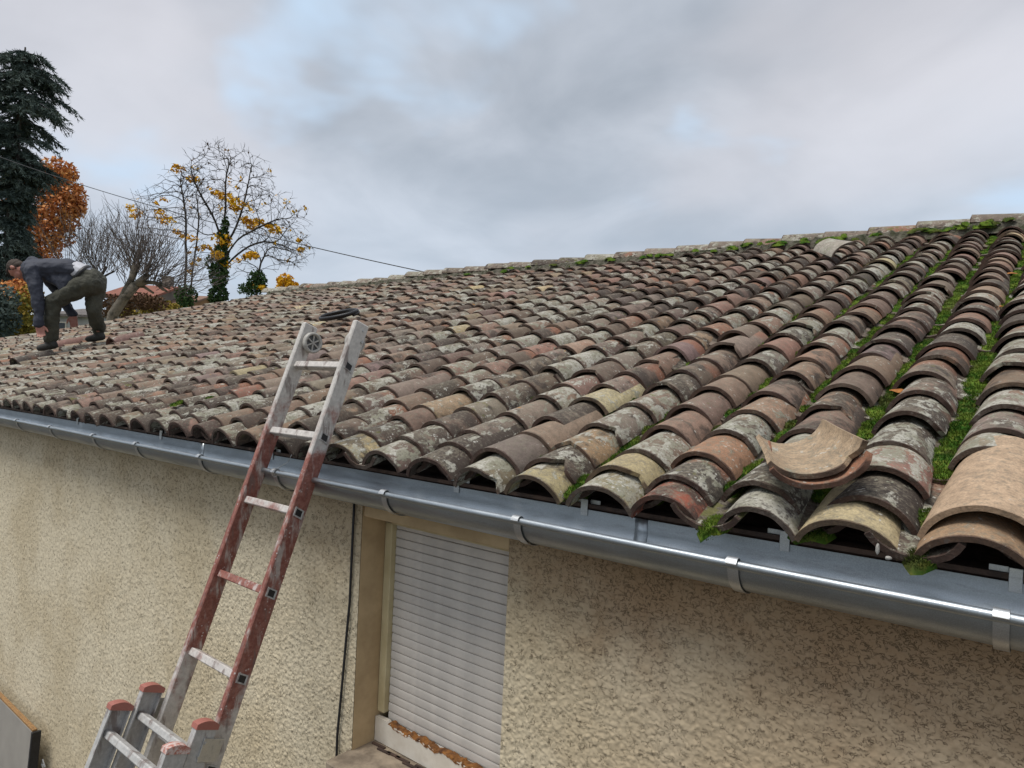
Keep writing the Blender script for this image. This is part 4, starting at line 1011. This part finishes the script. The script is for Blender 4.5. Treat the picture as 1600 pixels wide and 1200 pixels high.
# two pollarded trees, bare shoots
def pollard(name, label, D, trunk, heads, arms, g, rt, shoots, spread, upb, slen, mt):
    T = tree_root(name, D, trunk[0][0], label)
    mb_ = MB(); P = [ground_at(trunk[0][0] - 8, D)] + path_px(trunk, D); P = densify(P, .35)
    rr = np.linspace(rt * 1.25, rt * .85, len(P)) * (1 + .10 * g.standard_normal(len(P)))
    mb_.tube(P, rr, 9)
    for arm, r0, r1 in arms:
        Q = densify(path_px(arm, D), .25); mb_.tube(Q, np.linspace(r0, r1, len(Q)) * (1 + .12 * g.standard_normal(len(Q))), 7)
    mb_.build('trunk', mt, T, True).location = -T.location
    V = []; Fc = []; b = 0
    for (x, y, dd, n, ang) in heads:
        c_ = at(x, y, D + dd)
        for _ in range(int(n * shoots)):
            a = radians(ang) + g.normal(0, spread); az = g.normal(0, .8)
            d_ = HR * sin(a) + np.array([0, 0, 1]) * max(cos(a), -.1) + HF * .8 * az; d_ /= np.linalg.norm(d_)
            ln = slen * g.uniform(.55, 1.1); p0 = c_ + g.normal(0, .10, 3); pts = [p0]
            for k_ in range(5):
                d_ = d_ + np.array([0, 0, upb]) + g.normal(0, .09, 3); d_ /= np.linalg.norm(d_); pts.append(pts[-1] + d_ * ln / 5)
            v_, f_ = tube_arr(pts, np.linspace(.011, .0035, 6), 3, False); V.append(v_); Fc += [[i + b for i in q] for q in f_]; b += len(v_)
            for kk in (2, 3, 4):
                if g.random() < .75:
                    e = d_ + g.normal(0, .5, 3); e /= np.linalg.norm(e); q2 = [pts[kk], pts[kk] + e * ln * .16, pts[kk] + e * ln * .3 + np.array([0, 0, .04])]
                    v_, f_ = tube_arr(q2, [.007, .005, .0035], 3, False); V.append(v_); Fc += [[i + b for i in q] for q in f_]; b += len(v_)
    sub(T, 'crown', mesh('crown', np.concatenate(V), np.array(Fc), M['twig'], True))
    return T
g = np.random.default_rng(16)
pollard('pollarded_plane', 'pollarded leaning tree with thick pale trunk and a fan of bare shoots', 19.0,
        [(160, 560, 0), (176, 492, 0), (196, 462, 0), (212, 445, 0)],
        [(214, 412, 0, 30, -8), (208, 418, .2, 16, -25), (228, 432, 0, 24, 25), (245, 440, .2, 18, 45), (262, 446, 0, 12, 55), (278, 455, .2, 8, 40), (220, 425, -.2, 18, 8), (197, 440, 0, 6, -30)],
        [([(192, 468, 0), (205, 437, 0), (214, 412, 0)], .13, .10), ([(205, 450, 0), (222, 437, 0), (232, 428, 0)], .11, .07), ([(212, 446, 0), (232, 441, .1), (250, 443, .2), (265, 450, .2)], .07, .04), ([(240, 440, .2), (255, 452, .2), (262, 456, .2)], .05, .03), ([(212, 446, .2), (225, 448, .2), (240, 458, .2)], .06, .03)],
        g, .14, 1.5, .32, .05, 1.75, M['bark_p'])
g = np.random.default_rng(17)
pollard('bare_pollard', 'smaller bare tree with upright shoots behind the roofer', 24.0,
        [(150, 560, 0), (150, 480, 0), (152, 440, 0)],
        [(152, 425, 0, 14, 0), (128, 415, .3, 14, -12), (165, 418, 0, 14, 8), (110, 425, .3, 10, -20), (140, 408, 0, 12, -4), (178, 425, .1, 8, 15)],
        [([(152, 445, 0), (142, 428, 0), (128, 415, .3)], .06, .045), ([(152, 445, 0), (160, 428, 0), (166, 416, 0)], .06, .045), ([(142, 428, 0), (122, 425, .3), (108, 426, .3)], .045, .03), ([(150, 440, 0), (148, 420, 0), (140, 408, 0)], .05, .035), ([(156, 436, 0), (170, 428, .1), (179, 424, .1)], .04, .03)],
        g, .11, 1.6, .28, .10, 2.0, M['bark'])

# orange tree behind the cedar
g = np.random.default_rng(18); D = 33.0
T = tree_root('copper_beech', D, 62, 'broad orange-leaved autumn tree behind the dark cedar')
s1 = densify([ground_at(60, D)] + path_px([(60, 560, 0), (62, 440, 0), (60, 380, 0), (66, 320, 0), (70, 270, 0)], D), .4)
A = np.concatenate([cloud(70, 300, D, 1.9, 1.9, 300, g, 2.0), cloud(60, 370, D, 2.0, 1.6, 250, g, 2.0), cloud(20, 320, D, 2.0, 2.2, 200, g)])
Nn, Pp = colonize(s1, [-1] + list(range(len(s1) - 1)), A, .28, 3.0, .35, 60, g); me, R, ch = skeleton_mesh(Nn, Pp, .012, 2.3, .2, 'trunk', M['bark']); sub(T, 'trunk', me)
C_ = [cloud(x, y, D + dd, rx, ry, n, g) for (x, y, dd, rx, ry, n) in ((86, 268, 0, .75, .70, 520), (100, 290, 0, .8, .75, 620), (70, 290, .4, .9, 1.0, 700), (98, 325, 0, 1.0, .7, 700), (75, 345, 0, 1.0, .7, 620), (112, 330, 0, .6, .4, 240), (55, 320, .5, 1.0, .9, 500), (60, 380, 0, .9, .9, 420), (80, 385, 0, .6, .6, 260), (45, 360, 0, .8, 1.2, 360), (30, 290, .5, 1.0, 1.2, 400), (105, 270, 0, .5, .5, 260), (70, 420, 0, 1.0, .7, 360), (112, 305, 0, .7, .6, 420), (120, 322, 0, .5, .45, 260), (88, 365, 0, .9, .7, 520), (100, 350, 0, .7, .4, 300), (60, 410, 0, 1.2, .8, 400))]
sub(T, 'crown', leaves(np.concatenate(C_), .10, g, 'crown', M['l_org']))

# the cedar at the left edge
g = np.random.default_rng(19); D = 27.0
T = tree_root('cedar', D, 22, 'tall dark blue-green cedar at the left edge')
base = ground_at(2, D); topz = at(28, 72, D)[2]
mb_ = MB(); axis = lambda z: np.array([base[0], base[1], 0]) + HR * .35 * (z / topz) ** 2 + np.array([0, 0, z])
mb_.tube([axis(z) for z in np.linspace(0, topz, 14)], np.linspace(.34, .03, 14), 9)
def pr_(y): return at(14, y, D)[2]
zs_k = [pr_(y) for y in (560, 500, 430, 400, 350, 320, 295, 250, 190, 150, 110, 85, 68)]
rs_k = [.8, .7, .7, .75, .45, .45, .6, 1.35, 1.65, 1.5, 1.15, .8, .15]
NV = []
z = pr_(555)
while z < topz - .1:
    for _ in range(3):
        az = g.uniform(0, 2 * pi); rmax = np.interp(z, zs_k, rs_k) * g.uniform(.50, 1.28)
        d_ = HR * cos(az) + HF * sin(az); P = []
        n = 8
        for i in range(n): 
            f_ = i / (n - 1); P.append(axis(z) + d_ * rmax * f_ + np.array([0, 0, rmax * (.22 * f_ - .40 * f_ * f_)]) + g.normal(0, .03, 3) * f_)
        mb_.tube(P, np.linspace(.045, .010, n), 4, False)
        for i in range(1, n):
            for _b2 in range(3 + i // 2):
                # drooping side spray
                fr = g.random(); p0 = P[i - 1] * (1 - fr) + P[i] * fr
                e = d_ * .5 + np.cross(d_, [0, 0, 1]) * g.normal(0, .8) + np.array([0, 0, -.40]) ; e /= np.linalg.norm(e); ln = g.uniform(.25, .70)
                NV.append(np.concatenate([p0, e, [ln]]))
    z += g.uniform(.15, .22)
mb_.build('trunk', M['bark'], T, True).location = -T.location
NV = np.array(NV); k_ = 20; n = len(NV)
fr = g.random((n, k_)); p0 = NV[:, None, :3] + NV[:, None, 3:6] * (fr * NV[:, 6:7])[:, :, None] + np.array([0, 0, -1]) * (.25 * (fr * NV[:, 6:7]) ** 2)[:, :, None]
dr = NV[:, None, 3:6] * .9 + g.normal(0, .55, (n, k_, 3)) + np.array([0, 0, -.15]); dr /= np.linalg.norm(dr, axis=2)[:, :, None]
sd = np.cross(dr, g.standard_normal((n, k_, 3))); sd /= np.linalg.norm(sd, axis=2)[:, :, None]
ln = g.uniform(.09, .22, (n, k_, 1)); wd_ = .022
V = np.stack([p0 - sd * wd_, p0 + sd * wd_, p0 + dr * ln], 2).reshape(-1, 3)
sub(T, 'crown', mesh('crown', V, np.arange(len(V)).reshape(-1, 3), M['l_con']))

# shrubs low on the left, behind the roofer
def shrub(name, label, D, px_, parts, mt, size, seed, group=None):
    g = np.random.default_rng(seed); T = tree_root(name, D, px_, label, 'shrub', group)
    mb_ = MB()
    for _ in range(7):
        e = g.normal(0, .5, 2); b_ = ground_at(px_, D); mb_.tube([b_, b_ + np.array([e[0] * .5, e[1] * .5, 1.6]), b_ + np.array([e[0], e[1], 3.2])], [.04, .03, .012], 5)
    mb_.build('stem', M['bark'], T).location = -T.location
    sub(T, 'crown', leaves(np.concatenate([cloud(x, y, D + dd, rx, ry, n, g) for (x, y, dd, rx, ry, n) in parts]), size, g, 'crown', mt))
shrub('autumn_shrub', 'yellow-green autumn shrub left of the roofer', 21.0, 50, [(38, 500, 0, .7, .7, 900), (55, 520, 0, .6, .5, 500), (20, 520, 0, .8, .7, 700), (48, 470, 0, .4, .5, 260)], M['l_mix'], .07, 41)
shrub('orange_shrub', 'rusty orange shrub beside the head of the roofer', 24.0, 22, [(18, 462, 0, .7, .55, 600), (34, 452, 0, .5, .4, 300), (10, 480, 0, .6, .4, 300)], M['l_org'], .08, 42)
shrub('dark_conifer_shrub', 'dark blue-green conifer shrub at the lower left edge', 20.0, 2, [(0, 470, 0, .5, .5, 700), (6, 500, 0, .45, .5, 600), (-15, 510, 0, .6, .8, 600)], M['l_con'], .07, 43)
shrub('ochre_shrub', 'ochre leafed shrub in front of the far house', 32.0, 262, [(262, 482, 0, .9, .35, 500), (240, 486, 0, .6, .3, 300), (285, 484, 0, .5, .35, 250), (200, 488, 0, .5, .4, 240)], M['l_mix'], .09, 44)
shrub('grey_green_hedge', 'grey-green hedge behind the pollarded trunk', 30.0, 180, [(178, 480, 0, .8, .6, 800), (215, 470, 0, .8, .4, 600), (240, 475, 0, .6, .4, 400)], M['l_brn'], .08, 45)

# ------------------------------------------------------------------ far houses
def far_house(name, label, xa, xb, y_e, y_r, D, dep, wallc, roofc, wins, chim=None):
    a_, b_ = at(xa, y_e, D), at(xb, y_e, D); wdt = np.linalg.norm((b_ - a_)[:2]); o_ = np.array([a_[0], a_[1], 0]); ex = (b_ - a_) * [1, 1, 0]; ex /= np.linalg.norm(ex); ey = np.cross([0, 0, 1], ex)
    ze = a_[2]; zr_ = at(xa, y_r, D + dep / 2)[2]
    T = empty(name, tuple(o_), label=label, cat='house')
    X = lambda u, v, z: o_ + ex * u + ey * v + np.array([0, 0, z])
    wm = plain(name + '_wall', wallc, .9, 1.5, .25, .5, .03); rm = plain(name + '_roof', roofc, .9, 3.0, .25, .9, .05)
    V = [X(0, 0, 0), X(wdt, 0, 0), X(wdt, dep, 0), X(0, dep, 0), X(0, 0, ze), X(wdt, 0, ze), X(wdt, dep, ze), X(0, dep, ze), X(0, dep / 2, zr_ - .05), X(wdt, dep / 2, zr_ - .05)]
    MB().add(V, [(0, 1, 5, 4), (2, 3, 7, 6), (1, 2, 6, 9, 5), (3, 0, 4, 8, 7)]).build('wall', wm, T).location = -T.location
    mr = MB()
    for s_ in (0, 1):
        v0, vd = (-.3, dep / 2) if s_ == 0 else (dep + .3, dep / 2)
        q = [X(-.3, v0, ze - .08), X(wdt + .3, v0, ze - .08), X(wdt + .3, vd, zr_), X(-.3, vd, zr_)]; V = q + [p + np.array([0, 0, .14]) for p in q]
        mr.add(V, [(0, 1, 2, 3), (4, 5, 6, 7), (0, 4, 5, 1), (1, 5, 6, 2), (2, 6, 7, 3), (3, 7, 4, 0)])
    mr.build('roof', rm, T).location = -T.location
    for (u, z_, w_, h_) in wins:
        f_ = MB().box(X(u, -.02, z_), (w_, .06, h_), [ex, ey, [0, 0, 1]]).build('window', M['board'], T); f_.location = -T.location
        MB().box(X(u, -.055, z_), (w_ - .14, .02, h_ - .14), [ex, ey, [0, 0, 1]]).build('pane', M['glass'], f_)
    if chim: MB().box(X(chim, dep / 2, zr_ + .3), (.6, .5, 1.0), [ex, ey, [0, 0, 1]]).build('chimney', wm, T).location = -T.location
M['glass'] = plain('dark_glass', (0.03, 0.035, 0.04), 0.15, 3.0)
far_house('stone_house', 'far stone house with a faded red tiled roof behind the pollarded tree', 168, 236, 462, 446, 44.0, 6, (.23, .20, .165), (.30, .115, .075), [(.8, 5.6, .7, 1.0), (2.0, 5.6, .7, 1.0)], 2.3)
far_house('ochre_house', 'far ochre house with a brownish roof right of the stone one', 240, 290, 474, 462, 46.0, 6, (.36, .20, .10), (.26, .15, .10), [(.6, 5.4, .6, .8), (1.5, 5.4, .6, .8)])
far_house('pale_house', 'far pale grey house glimpsed between the legs of the roofer', 84, 140, 492, 484, 38.0, 6, (.48, .48, .47), (.17, .15, .14), [(.5, 5.4, .5, .8)])

# ------------------------------------------------------------------ overhead wire
pA, pB = at(-260, 128, 30.0), at(800, 453, 13.0)
pts = [pA + (pB - pA) * f_ - np.array([0, 0, .8 * 4 * f_ * (1 - f_)]) for f_ in np.linspace(-.15, 1, 70)]
mbk = MB().tube(pts, .011, 6); mbk.build('overhead_wire', M['cable'], None, True, label='black overhead wire descending from upper left behind the ridge', cat='wire')

# ------------------------------------------------------------------ the roofer
PD = 8.13; PS = PD / F
def J(x, y, dd=0.0): return at(x, y, PD + dd)
fz = np.array([0, 0, 1.0]); vr = J(90, 470) - CAM; vr[2] = 0; vr /= np.linalg.norm(vr); il = np.cross(fz, vr)     # away / image left
ang = radians(24); facing = il * cos(ang) + vr * sin(ang); leftax = np.cross(fz, facing)                       # his left is towards the camera
def sphere(c_, r, ax=None, n=10, m_=7):
    r = np.broadcast_to(np.asarray(r, float), (3,)); ax = np.eye(3) if ax is None else ax
    V = [c_ + ax[2] * r[2]]
    for i in range(1, m_):
        th_ = pi * i / m_
        for j in range(n): a = 2 * pi * j / n; V.append(c_ + ax[0] * r[0] * sin(th_) * cos(a) + ax[1] * r[1] * sin(th_) * sin(a) + ax[2] * r[2] * cos(th_))
    V.append(c_ - ax[2] * r[2]); k_ = len(V) - 1
    Fc = [(0, 1 + j, 1 + (j + 1) % n) for j in range(n)] + [(k_, 1 + (m_ - 2) * n + (j + 1) % n, 1 + (m_ - 2) * n + j) for j in range(n)]
    for i in range(m_ - 2):
        for j in range(n): p = 1 + i * n + j; q = 1 + i * n + (j + 1) % n; Fc.append((p, p + n, q + n, q))
    return np.array(V), Fc
def limb(mb_, P, R, wide=None):
    """chain of overlapping spheres; wide = (axis, factors) flattens along the given axis"""
    P = [np.asarray(p, float) for p in P]
    for (a, b), (ra, rb) in zip(zip(P[:-1], P[1:]), zip(R[:-1], R[1:])):
        n = max(2, int(np.linalg.norm(b - a) / (min(ra, rb) * .35)) + 1)
        for i in range(n + 1):
            f_ = i / n; mb_.add(*sphere(a + (b - a) * f_, ra + (rb - ra) * f_))
def torso(mb_, P, RW, RD, wax):
    P = [np.asarray(p, float) for p in P]
    for i in range(len(P) - 1):
        t_ = P[i + 1] - P[i]; t_ /= np.linalg.norm(t_); x_ = wax - t_ * (wax @ t_); x_ /= np.linalg.norm(x_); y_ = np.cross(t_, x_)
        for k_ in range(7):
            f_ = k_ / 6; rw = RW[i] + (RW[i + 1] - RW[i]) * f_; rd = RD[i] + (RD[i + 1] - RD[i]) * f_
            mb_.add(*sphere(P[i] + (P[i + 1] - P[i]) * f_, (rw, rd, min(rw, rd)), np.array([x_, y_, t_]), 14, 8))
def fuse(mb_, name, mt, parent, vox, sm=4, noise=0.0, nscale=14.0, **kw):
    """union of the blobs as one continuous skin"""
    me = mesh(name + '_raw', np.concatenate(mb_.v), mb_.f); tmp = bpy.data.objects.new('tmp', me); COL.objects.link(tmp)
    r_ = tmp.modifiers.new('r', 'REMESH'); r_.mode = 'VOXEL'; r_.voxel_size = vox
    s_ = tmp.modifiers.new('s', 'SMOOTH'); s_.iterations = sm; s_.factor = .5
    if noise:
        tx = bpy.data.textures.new(name, 'CLOUDS'); tx.noise_scale = 1 / nscale
        dm = tmp.modifiers.new('d', 'DISPLACE'); dm.texture = tx; dm.strength = noise; dm.mid_level = .5; dm.texture_coords = 'GLOBAL'
    dg = bpy.context.evaluated_depsgraph_get(); ev = tmp.evaluated_get(dg); out = bpy.data.meshes.new_from_object(ev)
    bpy.data.objects.remove(tmp); bpy.data.meshes.remove(me)
    out.name = name; out.materials.clear(); out.materials.append(mt); out.polygons.foreach_set('use_smooth', np.ones(len(out.polygons), bool))
    o = ent(name, out, parent, **kw); o.location = -parent.location if parent else (0, 0, 0); return o
M['skin'] = plain('skin', (0.42, 0.20, 0.145), 0.55, 30.0, 0.3, 0.05, 0.001, col2=(0.34, 0.135, 0.10))
M['hair'] = plain('brown_hair', (0.055, 0.034, 0.022), 0.8, 120.0, 0.2, 0.6, 0.004, col2=(0.025, 0.016, 0.011))
M['jacket'] = plain('slate_jacket', (0.036, 0.041, 0.060), 0.75, 7.0, 0.3, 0.3, 0.01, col2=(0.024, 0.027, 0.041))
M['trouser'] = plain('olive_trousers', (0.070, 0.068, 0.048), 0.85, 9.0, 0.2, 0.6, 0.02, col2=(0.040, 0.040, 0.029))
M['shirt'] = plain('white_shirt', (0.62, 0.62, 0.66), 0.8, 10.0)
M['boot'] = plain('dark_boots', (0.035, 0.033, 0.028), 0.7, 20.0)
pf = (on_roof(78, 545) + on_roof(152, 532)) / 2
man = empty('person', tuple(pf), label='roofer in dark jacket and olive work trousers bending down over the tiles', cat='person')
j = dict(neck=J(44, 421), head=J(27, 420, .03), chest=J(60, 423), shoL=J(50, 424, -.17), shoR=J(64, 419, .17), mid=J(98, 421, .03), waist=J(124, 426, .06), pelvis=J(141, 437, .09),
         hipL=J(138, 443, 0.0), hipR=J(150, 441, .20), kneeL=J(82, 472, -.08), ankL=J(79, 533, -.03), kneeR=J(146, 482, .12), ankR=J(154, 520, .36),
         elbL=J(59, 463, -.20), wriL=J(61, 506, -.20), elbR=J(92, 456, .22), wriR=J(114, 492, .20))
limbs_body = MB()
# head: skull, jaw, nose, ears; crown points to the image left and down
hu = J(14, 414, .05) - J(42, 424, .0); hu /= np.linalg.norm(hu)                    # neck -> crown
hf = np.array([0, 0, -1.0]) + il * .25 + vr * .25; hf -= hu * (hf @ hu); hf /= np.linalg.norm(hf)  # where the face looks
hl = np.cross(hf, hu); hl = hl if hl @ leftax > 0 else -hl
HA = np.array([hl, hf, hu]); hc = j['head']
limbs_body.add(*sphere(hc + hu * .015, (.077, .096, .105), HA, 16, 12))
limbs_body.add(*sphere(hc - hu * .055 + hf * .045, (.056, .058, .066), HA, 12, 8))
limbs_body.add(*sphere(hc - hu * .020 + hf * .098, (.014, .022, .028), HA))
limbs_body.add(*sphere(hc - hu * .075 + hf * .090, (.026, .012, .010), HA))
limbs_body.add(*sphere(hc + hu * .022 + hf * .088, (.050, .014, .012), HA))
for s_ in (-1, 1): limbs_body.add(*sphere(hc + hl * s_ * .078 - hu * .008 - hf * .008, (.012, .022, .034), HA))
limb(limbs_body, [hc - hu * .05, j['neck'], j['chest']], [.055, .060, .075])
torso(limbs_body, [j['chest'], j['mid'], j['waist'], j['pelvis']], [.165, .155, .145, .155], [.10, .10, .095, .105], leftax)
for sh, el, wr in ((j['shoL'], j['elbL'], j['wriL']), (j['shoR'], j['elbR'], j['wriR'])):
    limb(limbs_body, [j['chest'], sh, el, wr], [.07, .058, .042, .029])
for hp, kn, an in ((j['hipL'], j['kneeL'], j['ankL']), (j['hipR'], j['kneeR'], j['ankR'])):
    limb(limbs_body, [j['pelvis'], hp, kn, an], [.10, .088, .058, .042])
def hand(mb_, wr, dr, palm_n, thumb):
    dr = dr / np.linalg.norm(dr); sd = np.cross(dr, palm_n); sd /= np.linalg.norm(sd); pn = np.cross(sd, dr)
    limb(mb_, [wr, wr + dr * .03], [.028, .030])
    for q in (-.028, -.010, .010, .028): limb(mb_, [wr + dr * .03 + sd * q * .8, wr + dr * .095 + sd * q], [.021, .016])
    for q, ln in ((-.032, .062), (-.011, .078), (.011, .084), (.032, .074)):
        k0 = wr + dr * .098 + sd * q; k1 = k0 + (dr * .9 + pn * .35 + sd * q * 2.0) * ln * .55; k2 = k1 + (dr * .65 + pn * .8 + sd * q) * ln * .45
        limb(mb_, [k0, k1, k2], [.0115, .0100, .0085])
    t0 = wr + dr * .035 + sd * thumb * .032; limb(mb_, [t0, t0 + sd * thumb * .030 + dr * .035 + pn * .01, t0 + sd * thumb * .036 + dr * .068 + pn * .022], [.016, .0125, .0100])
hand(limbs_body, j['wriL'], J(66, 531, -.20) - j['wriL'], -vr, -1)
hand(limbs_body, j['wriR'], J(117, 521, .18) - j['wriR'], -vr, 1)
fuse(limbs_body, 'body', M['skin'], man, .0065, 2)
# hair cap: back and top of the skull, down to the nape
hm = MB(); hm.add(*sphere(hc + hu * .026 - hf * .012, (.084, .097, .106), HA, 16, 12)); hm.add(*sphere(hc - hu * .030 - hf * .050, (.066, .050, .060), HA, 12, 8)); hm.add(*sphere(hc + hu * .070 + hf * .045, (.066, .055, .048), HA, 12, 8))
fuse(hm, 'hair', M['hair'], man, .007, 2, .012, 40)
# trousers
tr_ = MB(); torso(tr_, [J(130, 429, .07), j['pelvis'] + fz * .0, J(148, 446, .10)], [.168, .182, .165], [.125, .140, .125], leftax)
limb(tr_, [j['pelvis'], j['hipL'], (j['hipL'] + j['kneeL']) / 2, j['kneeL'] - facing * .01, (j['kneeL'] + j['ankL']) / 2, j['ankL'] + fz * .05], [.13, .128, .108, .088, .082, .080])
limb(tr_, [j['pelvis'], j['hipR'], (j['hipR'] + j['kneeR']) / 2, j['kneeR'], (j['kneeR'] + j['ankR']) / 2, j['ankR'] + fz * .05], [.13, .128, .104, .085, .080, .078])
pk = (j['hipL'] * .38 + j['kneeL'] * .62) - vr * .095; tr_.add(*sphere(pk, (.075, .022, .080), np.array([(j['kneeL'] - j['hipL']) / np.linalg.norm(j['kneeL'] - j['hipL']), -vr, np.cross(vr, (j['kneeL'] - j['hipL']) / np.linalg.norm(j['kneeL'] - j['hipL']))])))
fuse(tr_, 'trousers', M['trouser'], man, .011, 3, .045, 10)
# belt, shirt
wv = j['waist'] - j['pelvis']; wv /= np.linalg.norm(wv)
def band(c_, t_, rw, rd, hgt, name, mt):
    x_ = leftax - t_ * (leftax @ t_); x_ /= np.linalg.norm(x_); y_ = np.cross(t_, x_); V = []; n = 36
    for k_ in (0, 1, 2, 3):
        rr = 1.0 if k_ in (0, 1) else .94; o_ = (-hgt / 2, hgt / 2, hgt / 2, -hgt / 2)[k_]
        for i in range(n): a = 2 * pi * i / n; V.append(c_ + x_ * rw * rr * cos(a) + y_ * rd * rr * sin(a) + t_ * o_)
    Fc = [(k_ * n + i, k_ * n + (i + 1) % n, ((k_ + 1) % 4) * n + (i + 1) % n, ((k_ + 1) % 4) * n + i) for k_ in range(4) for i in range(n)]
    MB().add(V, Fc).build(name, mt, man, True).location = -man.location
band(J(131, 430, .07), wv, .178, .136, .040, 'belt', M['black'])
sm_ = MB(); torso(sm_, [J(121, 424, .05), J(131, 428.5, .07)], [.163, .168], [.120, .124], leftax); fuse(sm_, 'shirt', M['shirt'], man, .011, 2, .01, 12)
# jacket with hood and hanging hem
jk = MB(); torso(jk, [J(48, 421, .0), j['chest'], J(80, 422, .02), j['mid'], J(116, 423, .05), J(124, 425, .06)], [.115, .195, .195, .185, .182, .176], [.105, .135, .135, .130, .128, .120], leftax)
limb(jk, [j['chest'] - vr * .03, j['shoL'], j['elbL'] + facing * .0, j['wriL'] - fz * .005], [.105, .088, .068, .050]); limb(jk, [j['chest'] + vr * .03, j['shoR'], j['elbR'], j['wriR']], [.105, .088, .066, .050])
limb(jk, [J(46, 412, .05), J(52, 409, 0), J(60, 411, -.03)], [.05, .062, .05])          # hood
limb(jk, [J(40, 417, -.06), J(42, 428, -.05), J(46, 438, -.02)], [.04, .045, .045])      # collar
# the open front hangs down from the belly
for a_, b_, ra in ((J(86, 434, -.07), J(95, 452, -.10), .045), (J(97, 434, -.07), J(97, 456, -.10), .040), (J(108, 434, -.05), J(101, 450, -.10), .045), (J(76, 432, -.04), J(86, 444, -.08), .05), (J(92, 438, .10), J(98, 448, .10), .04)):
    limb(jk, [a_, b_], [ra * 1.3, ra * .55])
fuse(jk, 'jacket', M['jacket'], man, .011, 3, .042, 9)
# boots
for nm, an, fx in (('boot', j['ankL'], facing * 1.0 - fz * .30), ('boot', j['ankR'], facing * .95 - fz * .25)):
    fx = fx / np.linalg.norm(fx); b_ = MB(); so_ = an - fz * .055
    limb(b_, [an + fz * .07, an, so_ - fx * .035], [.056, .054, .048]); limb(b_, [so_ - fx * .03, so_ + fx * .05, so_ + fx * .115], [.046, .046, .038]); fuse(b_, nm, M['boot'], man, .009, 2)
